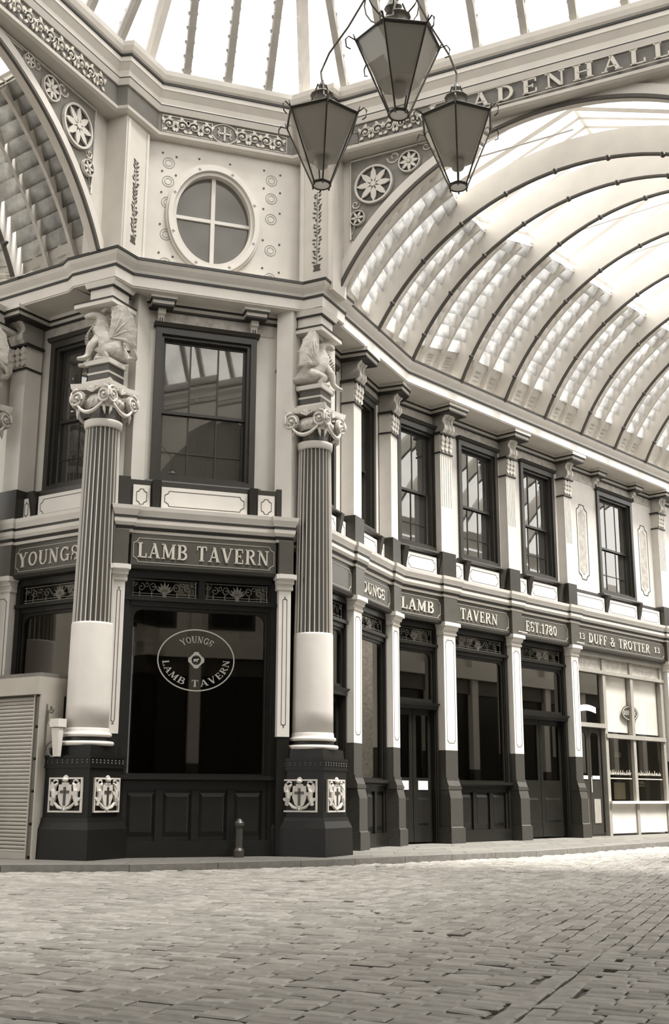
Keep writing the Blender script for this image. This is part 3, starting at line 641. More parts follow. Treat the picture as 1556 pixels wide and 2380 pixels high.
# oval emblem and lettering on the glass of the pale shopfront
m = MB(); m.disc(2.66, 2.93, .42, d-.06, d-.055, 24, .2); oe = obj('oval_emblem', m, BAR, t)
m = MB(); letters(m, 'DUFF', 2.34, 2.62, 2.88, .11, d-.056, d-.05); letters(m, 'R', 2.84, 2.95, 2.88, .11, d-.056, d-.05)
N = 24; m.ringp([(2.66+.38*math.cos(2*math.pi*k/N), 2.93+.17*math.sin(2*math.pi*k/N)) for k in range(N)], [(2.66+.36*math.cos(2*math.pi*k/N), 2.93+.155*math.sin(2*math.pi*k/N)) for k in range(N)], d-.056, d-.05); obj('oval_lettering', m, LET, oe)
m = MB()
rnd = random.Random(3)
for a, b in ((1.45, 2.58), (2.8, 4.15)):
    x = a
    while x < b-.06:
        wd = rnd.uniform(.05, .1); h = rnd.uniform(.06, .12); m.tube([(x, d-.058, 1.42), (x+wd*.3, d-.058, 1.42+h), (x+wd*.6, d-.058, 1.42), (x+wd, d-.058, 1.42+h*.5)], .012, 4); x += wd+rnd.uniform(.01, .05)
    m.box(a, b, d-.062, d-.054, 1.32, 1.345)
obj('glass_lettering', m, LET, t)
tag(obj('notice', MB(wtf(FR2)).box(6.86, 7.4, d-.10, d-.09, .84, 1.24), PAPER), 'white paper notice standing in the lower left of the pale shop window', 'notice')
for s, z, w2, q in ((7.1, 1.95, .16, 'left'), (7.95+.2, 1.25, .2, 'right')):
    m = MB(wtf(FR2)); m.box(s, s+w2*2, d-.2, d-.17, z-.1, z-.06); 
    for k in range(5): m.ball(s+w2*(.2+.4*k), d-.19, z-.03+.02*(k % 2), .045, 6)
    tag(obj('display_tray', m, PAPER), 'small tray of pale goods in the %s pane of the pale shop window' % q, 'tray')
# number 13 door
dn[0] += 1
td = empty('door_%d' % dn[0], FR2, 5.72, 0, 0, 'narrow glazed double door of the pale shopfront', kind='structure')
dd = d-.06
for sx in (-1, 1):
    x0, x1 = (-.43, -.006) if sx < 0 else (.006, .53); m = MB(); out = [(x0, .05), (x1, .05)]+[(x1, 2.5)]*6+[(x0, 2.5)]*6
    m.ringp(out, arch_window_loops(x0+.09, x1-.09, 1.28, 2.38, min(.12, (x1-x0)/2-.1)), dd-.04, dd); lf = obj('door_leaf', m, FRM, td)
    obj('door_glass', MB().box(x0+.08, x1-.08, dd-.025, dd-.018, 1.26, 2.4), GLASS, lf)
    obj('door_panel', MB().box(x0+.12, x1-.12, dd-.01, dd+.012, .3, .85), GREY, lf); obj('push_plate', MB().box(x0+.1, x1-.1, dd, dd+.008, 1.3, 1.38), PAPER, lf)
obj('handle', MB().tube([(-.0, dd+.04, 1.0), (0, dd+.04, 1.35)], .012, 6), PAPER, td)
obj('fanlight_glass', MB().box(-.45, .55, d-.07, d-.06, 2.6, 3.8), GLASS, td)
m = MB(); m.poly([(-.4+.8*k/8, 2.98+.05*math.sin(math.pi*k/8)) for k in range(9)]+[(.4-.8*k/8, 2.84+.05*math.sin(math.pi*k/8)) for k in range(9)], d-.056, d-.05); obj('fanlight_label', m, PAPER, td)
# wall alarm box strip under right sign etc. : fascia light strips
for fr, s, par in ((FR2, 2.66, WF), (FR2, 5.08, WF)):
    obj('cable_clip', MB(wtf(fr)).box(s-.1, s+.25, .05, .06, 4.42, 4.44), PALE, par)

# ---- mouldings along the facade ------------------------------------------------
def trimpath():
    """plan path of the ground floor entablature, breaking forward over the piers"""
    p = []
    def add(fr, s, d): q = fr.P(s, d, 0); p.append((q.x, q.y))
    b = .05
    for fr, lst in ((FL1, [(-6, 0), (-2.55, 0), (-2.55, b), (-2.13, b), (-2.13, 0), (-.35, 0)]),
                    (FC, [(-1.40, -.35), (-1.40, .02), (-1.18, .02), (-1.18, -.03), (1.17, -.03), (1.17, .02), (1.40, .02), (1.40, -.35)]),
                    (FR1, [(-2.1, 0), (-.43, 0), (-.43, b), (.03, b), (.03, 0), (1.57, 0), (1.57, b), (1.93, b)]),
                    (FR2, [(-1.40, 0), (-.12, 0), (-.12, b), (.36, b), (.36, 0), (2.32, 0), (2.32, b), (2.74, b), (2.74, 0), (4.75, 0), (4.75, b), (5.14, b), (5.14, 0), (9.49, 0), (9.49, b), (9.92, b), (9.92, 0), (14, 0)])):
        for s, d_ in lst: add(fr, s, d_)
    return p
TP = trimpath()
te = empty('trim_1', FC, 0, 0, 0, 'banded pale moulding above the sign boards', kind='structure', rot=0); te.location = (0, 0, 0)
obj('upper_moulding', sweep(MB(IDT), TP, [(-.35, 5.12), (.06, 5.12), (.07, 5.15), (.10, 5.22), (.11, 5.28), (-.35, 5.30)]), CREAM, te)
obj('dark_line', sweep(MB(IDT), TP, [(-.3, 5.085), (.07, 5.085), (.07, 5.125), (-.3, 5.125)]), BLACK, te)
obj('middle_moulding', sweep(MB(IDT), TP, [(-.35, 4.96), (.03, 4.96), (.06, 5.02), (.065, 5.09), (-.35, 5.09)]), PALE, te)
obj('dark_line', sweep(MB(IDT), TP, [(-.3, 4.915), (.025, 4.915), (.04, 4.965), (-.3, 4.965)]), BLACK, te)
obj('lower_moulding', sweep(MB(IDT), TP, [(-.35, 4.87), (.005, 4.87), (.02, 4.92), (-.35, 4.92)]), PALE, te)
# bed moulding under the cornice following wall and brackets
def bedpath():
    p = []
    def add(fr, s, d): q = fr.P(s, d, 0); p.append((q.x, q.y))
    for fr, lst in ((FL1, [(-6, -.4), (-2.6, -.4), (-2.6, .3), (-2.08, .3), (-2.08, -.4), (-.35, -.4)]),
                    (FC, [(-1.25, -.4), (-.93, -.4), (-.93, -.18), (-.67, -.18), (-.67, -.4), (.67, -.4), (.67, -.18), (.93, -.18), (.93, -.4), (1.6, -.4)]),
                    (FR1, [(-2.0, -.27), (-.44, -.27), (-.44, .24), (.04, .24), (.04, -.27), (1.55, -.27), (1.55, .24), (1.90, .24)]),
                    (FR2, [(-1.32, .0), (-1.32, -.2), (-.13, -.2), (-.13, .3), (.37, .3), (.37, -.2), (2.31, -.2), (2.31, .3), (2.75, .3), (2.75, -.2), (4.74, -.2), (4.74, .3), (5.15, .3), (5.15, -.2),
                           (6.42, -.2), (6.42, .03), (6.68, .03), (6.68, -.2), (8.32, -.2), (8.32, .03), (8.58, .03), (8.58, -.2), (9.48, -.2), (9.48, .3), (9.93, .3), (9.93, -.2), (14, -.2)])):
        for s, d_ in lst: add(fr, s, d_)
    return p
BP = bedpath()
t2 = empty('trim_2', None, label='two stepped bed moulding under the main cornice soffit', kind='structure')
obj('upper_step', sweep(MB(IDT), BP, [(-.12, 8.90), (.09, 8.90), (.09, 8.97), (-.12, 8.97)]), CREAM, t2)
obj('dark_line', sweep(MB(IDT), BP, [(-.12, 8.87), (.08, 8.87), (.08, 8.90), (-.12, 8.90)]), BLACK, t2)
obj('lower_step', sweep(MB(IDT), BP, [(-.12, 8.81), (.04, 8.81), (.055, 8.88), (-.12, 8.88)]), PALE, t2)
obj('dark_line', sweep(MB(IDT), BP, [(-.12, 8.775), (.05, 8.775), (.05, 8.81), (-.12, 8.81)]), BLACK, t2)
# main cornice
half = [Vector((-.55, 18.33)), Vector((-.17, 18.13)), Vector((.31, 19.10)), Vector((.25, 19.13)), Vector((1.56, 21.89)), Vector((1.56, 21.89))+Vector((.6717, .7408))*26]
full = [Vector(q) for q in ((-9.6, 20.75), (-4.50, 17.63), (-4.38, 17.45), (-3.49, 16.98), (-3.24, 17.40))]+half; CP = [(q[0], q[1]) for q in full]
t3 = empty('trim_3', None, label='deep pale main cornice breaking forward over the columns', kind='structure')
obj('crown_moulding', sweep(MB(IDT), CP, [(-.9, 9.43), (.0, 9.43), (.01, 9.39), (-.02, 9.34), (-.09, 9.26), (-.11, 9.20), (-.9, 9.20)]), CREAM, t3)
obj('dark_line', sweep(MB(IDT), CP, [(-.05, 9.40), (.022, 9.40), (.022, 9.447), (-.05, 9.447)]), BLACK, t3)
obj('dark_line', sweep(MB(IDT), CP, [(-.3, 9.165), (-.085, 9.165), (-.085, 9.208), (-.3, 9.208)]), BLACK, t3)
obj('fascia', sweep(MB(IDT), CP, [(-.9, 8.99), (-.11, 8.99), (-.10, 9.17), (-.9, 9.17)]), CREAM, t3)
obj('eaves_board', sweep(MB(IDT), CP[:4]+CP[-4:] if False else CP[-3:], [(-.95, 9.3), (-.80, 9.3), (-.80, 9.85), (-.95, 9.85)]), BOARD, t3)
obj('soffit', sweep(MB(IDT), CP, [(-.9, 8.965), (-.125, 8.965), (-.125, 8.99), (-.9, 8.99)]), PALE, t3)

# ================================================================== COLUMNS
FBL = Frame((-3.674, 17.507), 116.3); FBR = Frame((-.333, 18.637), 116.3)
def coat_of_arms(mats):
    """relief on local plane: s right, z up, centre origin, sized .5 x .5"""
    m = MB(); m.mi = 0
    sh = [(-.10, .13), (.10, .13), (.11, -.02), (.07, -.12), (0, -.17), (-.07, -.12), (-.11, -.02)]
    m.poly(sh, .0, .035)
    m.mi = 1; m.box(-.018, .018, .03, .045, -.13, .10); m.box(-.07, .07, .03, .045, .02, .055); m.mi = 0
    m.ball(0, .03, .19, .045, 8, .7); m.box(-.05, .05, 0, .04, .13, .155); leaf(m, 0, .2, R_(90), .05, .07, .01, .04)
    for sx in (-1, 1):
        m.tube([(sx*.20, .02, -.13), (sx*.17, .03, -.03), (sx*.18, .035, .05), (sx*.15, .03, .12), (sx*.12, .03, .15)], [.03, .038, .036, .026, .014], 6)
        leaf(m, sx*.18, .02, R_(90-sx*15), .15, .09, .01, .04); leaf(m, sx*.17, .0, R_(90+sx*62), .09, .05, .02, .045); leaf(m, sx*.19, -.06, R_(90-sx*75), .07, .05, .01, .04)
        m.tube([(sx*.03, .02, -.17), (sx*.10, .03, -.15), (sx*.16, .025, -.10), (sx*.21, .02, -.13)], [.02, .024, .02, .012], 6); m.tube([(sx*.12, .02, .17), (sx*.16, .02, .19), (sx*.2, .02, .17)], .014, 5)
    m.ball(0, .02, -.18, .03, 6)
    return m
ARMS = None
def spiral3(c, a, b, r, turns, n=16, rr=.12, ph=90, flip=1):
    out = []
    for i in range(n+1):
        u = i/n; an = R_(ph)+flip*u*turns*2*math.pi; q = r*(1-u*(1-rr)); v = c+a*(q*math.cos(an))+b*(q*math.sin(an)); out.append(tuple(v))
    return out
def column(fr, label, arms_faces=True):
    t = empty('column', fr, 0, 0, 0, label, 'column', 'fluted corner columns')
    m = MB(); m.frus(0, 0, .48, 0, .47, .42); m.frus(0, 0, .47, .42, .43, .52); m.frus(0, 0, .43, .52, .42, .58); m.frus(0, 0, .40, .58, .40, 1.28); m.frus(0, 0, .42, 1.28, .42, 1.31); m.frus(0, 0, .42, 1.42, .42, 1.46); m.frus(0, 0, .37, 1.46, .36, 1.60); m.frus(0, 0, .41, 1.30, .41, 1.43)
    obj('pedestal', m, GRAN, t)
    m = MB()
    for f in range(4):
        a = f*math.pi/2; ca, sa = math.cos(a), math.sin(a)
        for k in range(9):
            for j in (0, 1): m.ball(*( (lambda s, dd: (s*ca-dd*sa, s*sa+dd*ca))(-.36+.09*k, .412)), 1.35+.035*j, .018, 5)
    obj('leaf_band', m, GRAN2, t)
    for f, (rot, off) in enumerate(((0, (0, .40)), (90, (.40, 0)))):
        fm = MB(); fm.ringp([(-.30, .655), (.30, .655), (.30, 1.145), (-.30, 1.145)], [(-.275, .68), (.275, .68), (.275, 1.12), (-.275, 1.12)], 0, .03)
        if rot: 
            fm.v = [(-y, x, z) for x, y, z in fm.v]; fm.v = [(x, y, z) for x, y, z in fm.v]
            fm.v = [(x+.40, y, z) for x, y, z in fm.v]
        else: fm.v = [(x, y-.40, z) for x, y, z in fm.v]
        o = obj('arms_frame', fm, PALE, t)
        am = coat_of_arms(None); am.v = [(x*1.12, y, z*1.12) for x, y, z in am.v]
        if rot: am.v = [(-y+.40, x, z+.9) for x, y, z in am.v]
        else: am.v = [(x, y-.40, z+.9) for x, y, z in am.v]
        obj('arms_relief', am, [PALE, BAR], o)
    m = MB(); pf = [(.38, 1.60)]+[(.38+.03*math.sin(R_(a)), 1.635-.035*math.cos(R_(a))) for a in (30, 60, 90, 120, 150)]+[(.365, 1.67)]
    m.lathe(pf, n=40); obj('lower_torus', m, CREAM, t, True)
    obj('scotia', MB().lathe([(.36, 1.67), (.335, 1.70), (.345, 1.73)], n=40), BLACK, t, True)
    m = MB(); m.lathe([(.345, 1.73)]+[(.345+.03*math.sin(R_(a)), 1.76-.03*math.cos(R_(a))) for a in (30, 60, 90, 120, 150)]+[(.345, 1.79), (.338, 1.80), (.335, 1.84), (.33, 1.86)], n=40); obj('upper_torus', m, CREAM, t, True)
    obj('lower_shaft', MB().lathe([(.328, 1.86), (.325, 2.2), (.318, 3.40), (.312, 3.43), (.29, 3.43)], n=40), CREAM, t, True)
    # fluted upper shaft
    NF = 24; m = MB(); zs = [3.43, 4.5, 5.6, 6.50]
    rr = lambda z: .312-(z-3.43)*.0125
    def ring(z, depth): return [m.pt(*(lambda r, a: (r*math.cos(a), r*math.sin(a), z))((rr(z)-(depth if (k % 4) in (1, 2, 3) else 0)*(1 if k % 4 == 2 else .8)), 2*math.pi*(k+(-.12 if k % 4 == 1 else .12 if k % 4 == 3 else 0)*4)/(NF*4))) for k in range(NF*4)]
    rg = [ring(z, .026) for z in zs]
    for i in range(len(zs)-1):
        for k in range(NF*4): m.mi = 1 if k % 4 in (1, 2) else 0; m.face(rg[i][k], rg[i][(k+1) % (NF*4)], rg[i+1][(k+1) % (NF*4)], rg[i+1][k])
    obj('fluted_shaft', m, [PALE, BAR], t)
    obj('shaft_ring', MB().lathe([(.28, 6.50), (.292, 6.52), (.30, 6.58), (.30, 6.62), (.27, 6.63)], n=36), CREAM, t, True)
    m = MB(); m.lathe([(.235, 6.62), (.225, 6.72), (.24, 6.86)], n=16); obj('necking', m, BAR, t)
    obj('bell', MB().lathe([(.25, 6.84), (.30, 6.90), (.29, 6.98), (.26, 7.04)], n=28), PALE, t, True)
    m = MB()
    for k in range(20): a = 2*math.pi*k/20; m.ball(.295*math.cos(a), .295*math.sin(a), 6.93, .03, 6, 1.5)
    obj('egg_moulding', m, CREAM, t, True)
    # abacus with concave sides
    m = MB(); pts = []
    for f in range(4):
        for q in (-1, -.55, 0, .55): 
            s = q*.37; dd = .37-.10*(1-q*q) if q > -1 else .37; a = f*math.pi/2; pts.append((s*math.cos(a)-dd*math.sin(a)*-1, s*math.sin(a)*-1+dd*math.cos(a)))
    P4 = []
    for f in range(4):
        a = -f*math.pi/2
        for q in (-1, -.5, 0, .5):
            s = q*.38; dd = .38-.09*(1-q*q); P4.append((s*math.cos(a)-dd*math.sin(a), s*math.sin(a)+dd*math.cos(a)))
    m.hexa([(p[0]*.96, p[1]*.96, 7.12) for p in P4], [(p[0], p[1], 7.15) for p in P4]); m.hexa([(p[0], p[1], 7.15) for p in P4], [(p[0]*1.03, p[1]*1.03, 7.22) for p in P4]); obj('abacus', m, CREAM, t)
    for f in range(4):
        a = R_(90*f); ex = Vector((math.cos(a), math.sin(a), 0)); nx = Vector((-math.sin(a), math.cos(a), 0)); zz = Vector((0, 0, 1))
        for sx in (-1, 1):
            c = ex*(sx*.265)+nx*(.365)+zz*6.97; m = MB()
            m.tube(spiral3(c, ex*sx, zz, .145, 2.0, 28, .12, 90, -1), [.021-.0003*i for i in range(29)], 6)
            m.ball(*(c+nx*.01), .028, 6)
            v = obj('volute', m, CREAM, t, True)
            m = MB(); N = 16; m.hexa([tuple(c-nx*.05+ex*(.135*math.cos(2*math.pi*k/N))+zz*(.135*math.sin(2*math.pi*k/N))) for k in range(N)], [tuple(c-nx*.008+ex*(.13*math.cos(2*math.pi*k/N))+zz*(.13*math.sin(2*math.pi*k/N))) for k in range(N)]); obj('volute_eye', m, MARB, v)
        m = MB(); sw = []
        for i in range(9): u = -1+2*i/8; sw.append(tuple(ex*(u*.25)+nx*(.39-.03*u*u)+zz*(6.70+.16*u*u)))
        m.tube(sw, [.015, .021, .027, .031, .033, .031, .027, .021, .015], 7)
        for sx in (-1, 1): m.tube([tuple(ex*sx*.225+nx*.32+zz*6.90), tuple(ex*sx*.25+nx*.32+zz*6.74), tuple(ex*sx*.26+nx*.31+zz*6.66)], [.014, .024, .008], 6)
        obj('swag', m, CREAM, t, True)
        m = MB(); c0_ = ex*0+nx*.32
        for k in range(5): an = R_(90+(k-2)*30); L_ = .11; q = c0_+zz*7.06; m.tube([tuple(q), tuple(q+ex*math.cos(an)*L_+zz*math.sin(an)*L_)], [.012, .022], 5)
        obj('palmette', m, CREAM, t)
    # striped block, sculpture slab and cube above
    m = MB(); m.frus(0, 0, .20, 7.22, .20, 7.60); obj('block', m, BAR, t)
    for z0, z1, h in ((7.22, 7.28, .235), (7.395, 7.425, .215), (7.55, 7.62, .25)): obj('block_moulding', MB().frus(0, 0, h-.01, z0, h, z1), CREAM, t)
    obj('slab', MB().box(-.53, .24, -.53, .24, 8.58, 8.65), CREAM, t); obj('slab_line', MB().box(-.54, .25, -.54, .25, 8.65, 8.675), BLACK, t)
    m = MB(); m.frus(-.02, -.02, .22, 8.62, .22, 8.97); m.box(-.62, .2, -.62, .2, 8.68, 9.05) if False else None; obj('upper_block', m, CREAM, t)
    m = MB(); m.frus(-.02, -.02, .27, 8.88, .30, 8.97); obj('upper_block_moulding', m, CREAM, t); obj('upper_block_line', MB().frus(-.02, -.02, .255, 8.86, .262, 8.882), BLACK, t)
    obj('rear_brace', MB().box(-.45, .0, -.75, -.20, 7.25, 8.58), PALE, t)
    return t
column(FBL, 'fluted column with carved capital left of the corner shop window, pale lower shaft')
column(FBR, 'fluted column with carved capital right of the corner shop window, pale lower shaft')
FBX = Frame((-5.93, 18.30), 116.3)
column(FBX, 'column whose capital just shows at the left edge of the photo')

# ---- winged beasts --------------------------------------------------------------
def skin(name, verts, edges, radii, m, parent, sub_=2, root=0):
    me = bpy.data.meshes.new(name); me.from_pydata(verts, edges, []); me.materials.append(m)
    o = bpy.data.objects.new(name, me); C.objects.link(o); o.parent = parent
    sk = o.modifiers.new('skin', 'SKIN'); 
    if not me.skin_vertices: 
        bm_ = bmesh.new(); bm_.from_mesh(me); bm_.verts.layers.skin.verify(); bm_.to_mesh(me); bm_.free()
    for i, r in enumerate(radii):
        me.skin_vertices[0].data[i].radius = (r, r); me.skin_vertices[0].data[i].use_root = (i == root)
    ss = o.modifiers.new('subsurf', 'SUBSURF'); ss.levels = ss.render_levels = sub_; sk.use_smooth_shade = True
    return o
def beast(fr, heading, label, s=-.03, d=-.03, z=7.62):
    t = empty('winged_beast', fr, s, d, z, label, 'statue', 'carved beasts on the columns', rot=R_(90-heading)); t.scale = (1.28, 1.2, .99)
    V = [(-.14, 0, .17), (-.05, 0, .30), (.07, 0, .44), (.10, 0, .60), (.07, 0, .73), (.10, 0, .85), (.20, 0, .86), (.30, 0, .80)]; Rr = [.16, .18, .185, .13, .085, .085, .07, .04]
    E_ = [(0, 1), (1, 2), (2, 3), (3, 4), (4, 5), (5, 6), (6, 7)]
    for sy in (-1, 1):
        b = len(V); V += [(.10, sy*.10, .42), (.20, sy*.13, .26), (.22, sy*.12, .10), (.28, sy*.13, .035), (.36, sy*.13, .03)]; Rr += [.08, .055, .04, .045, .03]; E_ += [(2, b), (b, b+1), (b+1, b+2), (b+2, b+3), (b+3, b+4)]
        b = len(V); V += [(-.10, sy*.15, .20), (.06, sy*.19, .16), (-.02, sy*.18, .05), (.14, sy*.18, .03)]; Rr += [.11, .08, .045, .035]; E_ += [(0, b), (b, b+1), (b+1, b+2), (b+2, b+3)]
    b = len(V); V += [(-.28, 0, .10), (-.36, .08, .10), (-.34, .16, .2), (-.26, .2, .3), (-.3, .22, .38)]; Rr += [.06, .04, .03, .025, .035]; E_ += [(0, b), (b, b+1), (b+1, b+2), (b+2, b+3), (b+3, b+4)]
    skin('body', V, E_, Rr, CARV, t)
    for sy in (-1, 1):
        m = MB(IDT); L0 = Vector((-.06, sy*.15, .40)); rays = [Vector((-.06, sy*.18, .93)), Vector((-.14, sy*.24, .94)), Vector((-.23, sy*.27, .90)), Vector((-.32, sy*.27, .74)), Vector((-.37, sy*.25, .52)), Vector((-.36, sy*.21, .26))]
        for i, q in enumerate(rays):
            m.tube([tuple(L0), tuple(L0.lerp(q, .5)+Vector((-.02, sy*.03, .03))), tuple(q)], [.05, .038, .024], 6)
        for i in range(5):
            A = L0.lerp(rays[i], .5)+Vector((-.02, sy*.03, .03)); B = L0.lerp(rays[i+1], .5)+Vector((-.02, sy*.03, .03)); th = Vector((0, sy*.03, 0)); mid = (rays[i]+rays[i+1])/2*.98+L0*.02
            m.hexa([tuple(p) for p in (L0, A, rays[i], mid, rays[i+1], B)], [tuple(p+th) for p in (L0, A, rays[i], mid, rays[i+1], B)])
        for i in range(5):
            for k in (.55, .75, .92): q = L0.lerp(rays[i], k); m.ball(q.x, q.y+sy*.012, q.z, .026, 6, 1.3)
        obj('wing', m, CARV, t)
        m = MB(IDT); m.tube([(.08, sy*.05, .90), (.02, sy*.09, .96), (-.02, sy*.1, .94)], [.03, .022, .006], 6); obj('ear', m, CARV, t, True)
    m = MB(IDT)
    for k in range(11): u = k/10; x = .20+.07*math.sin(u*math.pi)-.02*u; z_ = .20+.46*u; r = .13*(1-.35*abs(u-.3)); m.tube([(x-.02, -r, z_), (x+.012, 0, z_+.01), (x-.02, r, z_)], [.010, .016, .010], 5)
    obj('belly_scales', m, CARV, t)
    m = MB(IDT)
    for k in range(6): u = k/5; m.tube([(-.03+.02*u, 0, .52+.33*u), (-.11+.03*u, 0, .58+.33*u)], [.03, .006], 5)
    obj('mane', m, CARV, t)
    return t
beast(FBL, 262, 'carved winged beast seated on the left column, chest towards the left')
beast(FBR, 60, 'carved winged beast seated on the right column, ribbed chest towards the right')
beast(FBX, 262, 'carved winged beast cut off by the left edge of the photo')

# ================================================================== UPPER OCTAGON
CEN = Vector((.60, 10.74))
def oct_uv(u, v): q = FK.o+FK.e*u+FK.n*(7.69-v); return Vector((q.x, q.y))
quarter = [(-1.14, 7.69), (1.14, 7.69), (1.72, 7.09), (1.87, 7.19)]
ringuv = []
for k in range(4):
    for u, v in (([(-1.96, 7.13), (-1.80, 7.05)] if k == 0 else [(-1.87, 7.19), (-1.72, 7.09)])+quarter):
        a = -k*math.pi/2; ringuv.append((u*math.cos(a)-v*math.sin(a), u*math.sin(a)+v*math.cos(a)))
RP = [tuple(oct_uv(u, v)) for u, v in ringuv]
t4 = empty('trim_4', None, label='ring entablature with dark frieze around the crossing', kind='structure')
def rsweep(name, prof, m): return obj(name, sweep(MB(IDT), RP, prof, closed=True), m, t4)
rsweep('top_moulding', [(-.5, 12.90), (-.07, 12.90), (-.03, 12.94), (.0, 13.02), (.01, 13.10), (-.5, 13.10)], PALE)
rsweep('dark_line', [(-.4, 12.865), (-.055, 12.865), (-.055, 12.905), (-.4, 12.905)], BLACK)
rsweep('middle_moulding', [(-.5, 12.78), (-.08, 12.78), (-.075, 12.87), (-.5, 12.87)], CREAM)
rsweep('hollow_moulding', [(-.5, 12.50), (-.13, 12.50), (-.17, 12.56), (-.16, 12.66), (-.09, 12.78), (-.5, 12.78)], PALE)
rsweep('dark_line', [(-.4, 12.475), (-.10, 12.475), (-.10, 12.50), (-.4, 12.50)], BLACK)
rsweep('lower_moulding', [(-.5, 12.38), (-.14, 12.38), (-.10, 12.475), (-.5, 12.475)], CREAM)
rsweep('frieze', [(-.5, 11.98), (-.17, 11.98), (-.17, 12.38), (-.5, 12.38)], FRZ)
rsweep('sill_moulding', [(-.5, 11.90), (-.18, 11.90), (-.13, 11.93), (-.12, 11.98), (-.5, 11.98)], PALE)
# frieze scrolls: relief units of leaf scroll, copied along the frieze
m = MB(); m.tube(spiral(0, .0, .105, 1.5, .012, 14, 1, 0), .014, 5); m.tube([(-.16, .012, -.08), (-.12, .012, .02), (-.05, .012, .10), (.04, .012, .105)], .013, 5)
for a in (20, 80, 150, 215, 290): leaf(m, .09*math.cos(R_(a)), .09*math.sin(R_(a)), R_(a+40), .09, .055, 0, .02)
m.ball(0, .012, 0, .028, 6)
SCR = obj('leaf_scroll', m, LET, t4); first = [True]
def scroll_at(fr, s, d_, z, flip, mirror=False, sc_=1.):
    p = fr.P(s, d_, z)
    if mirror: p = mir(p); h_ = 142.6-fr.h+180-(0)
    rot = fr.rot
    if mirror: rot = R_(90-(142.6-fr.h+180))
    o = SCR if first[0] else dup(SCR, 'leaf_scroll', t4); first[0] = False
    o.location = p; o.rotation_euler = (0, 0, rot); o.scale = (flip*sc_, 1, sc_)
for k in range(4): scroll_at(FK, -1.02+.22*k, -.165, 12.18, 1 if k % 2 else -1)
for k in range(4): scroll_at(FK, .28+.22*k, -.165, 12.18, 1 if k % 2 else -1)
for k in range(5): scroll_at(FA, .42+.23*k, -.165, 12.18, 1 if k % 2 else -1)
for k in range(24): scroll_at(FA, .45+.25*k, -.165, 12.18, 1 if k % 2 else -1, True)
m = MB(wtf(FK))
for a, b in ((-1.14, -.26), (.18, 1.10)): m.ringp([(a, 12.02), (b, 12.02), (b, 12.34), (a, 12.34)], [(a+.012, 12.032), (b-.012, 12.032), (b-.012, 12.328), (a+.012, 12.328)], -.17, -.155)
m.ringp([(-.04+.24*math.cos(R_(k*20)), 12.18+.19*math.sin(R_(k*20))) for k in range(18)], [(-.04+.225*math.cos(R_(k*20)), 12.18+.175*math.sin(R_(k*20))) for k in range(18)], -.17, -.155)
obj('frieze_line', m, LET, t4)
m = MB(wtf(FK)); m.box(-.055, -.025, -.17, -.15, 12.06, 12.30); m.box(-.14, .06, -.17, -.15, 12.165, 12.195)
for sx in (-1, 1): m.tube([(-.04+sx*.12, -.16, 12.08), (-.04+sx*.09, -.16, 12.12), (-.04+sx*.12, -.16, 12.18), (-.04+sx*.09, -.16, 12.24), (-.04+sx*.12, -.16, 12.28)], .014, 5)
for x, z in ((-.04, 12.07), (-.04, 12.29)): leaf(m, x, z, R_(90 if z > 12.2 else -90), .03, .05, -.17, -.15)
obj('centre_badge', m, LET, t4)
letter_parts(t4, 'LEADENHALL', 1.62, 5.66, 12.06, .27, -.17, -.145, LET, wtf(FA), .32)
m = MB(wtf(FA)); m.ringp([(1.66, 12.02), (5.9, 12.02), (5.9, 12.36), (1.66, 12.36)], [(1.672, 12.032), (5.888, 12.032), (5.888, 12.348), (1.672, 12.348)], -.17, -.155); obj('frieze_line', m, LET, t4)
# upper canted wall with oval opening
def oval(cx_, cz_, a, b, n=40): return [(cx_+a*math.cos(2*math.pi*k/n), cz_+b*math.sin(2*math.pi*k/n)) for k in range(n)]
ox, oz = -.165, 10.56
def rect_ray(n, s0, s1, z0, z1):
    out = []
    for k in range(n):
        a = 2*math.pi*k/n; ca, sa = math.cos(a), math.sin(a); q = 1e9
        if ca > 1e-6: q = min(q, (s1-ox)/ca)
        if ca < -1e-6: q = min(q, (s0-ox)/ca)
        if sa > 1e-6: q = min(q, (z1-oz)/sa)
        if sa < -1e-6: q = min(q, (z0-oz)/sa)
        out.append((ox+q*ca, oz+q*sa))
    return out
m = MB(wtf(FK)); m.ringp(rect_ray(80, -1.6, 1.6, 9.2, 12.0), oval(ox, oz, .70, .88, 80), -.5, -.28)
for (a, b), (c_, d_) in (((-1.3, 9.2), (-1.3, 12)), ): pass
WU = obj('wall_centre_upper', m, PALE); tag(WU, 'pale painted upper wall with oval window above the main cornice', kind='structure')
wn[0] += 1
tw = empty('window_%d' % wn[0], None, label='oval four pane window high on the canted wall', kind='structure')
for k, (a0, b0, a1, b1, d0, d1, mt) in enumerate(((.84, 1.04, .80, 1.0, -.29, -.24, PALE), (.80, 1.0, .72, .90, -.29, -.20, CREAM), (.72, .90, .655, .83, -.40, -.25, PALE))):
    obj('oval_moulding', MB(wtf(FK)).ringp(oval(ox, oz, a0, b0, 64), oval(ox, oz, a1, b1, 64), d0, d1), mt, tw)
obj('glazing_bar', MB(wtf(FK)).box(ox-.035, ox+.035, -.40, -.34, oz-.84, oz+.84), CREAM, tw); obj('glazing_bar', MB(wtf(FK)).box(ox-.67, ox+.67, -.40, -.345, oz-.03, oz+.03), CREAM, tw)
for sx in (0, 1):
    for sz in (0, 1):
        pts = [(ox+(-1 if sx else 1)*.02, oz+(-1 if sz else 1)*.02)]+[(ox+(-1 if sx else 1)*.67*math.cos(R_(a)), oz+(-1 if sz else 1)*.85*math.sin(R_(a))) for a in (0, 15, 30, 45, 60, 75, 90)]
        obj('pane', MB(wtf(FK)).poly(pts, -.385, -.38), GLASSO, tw)
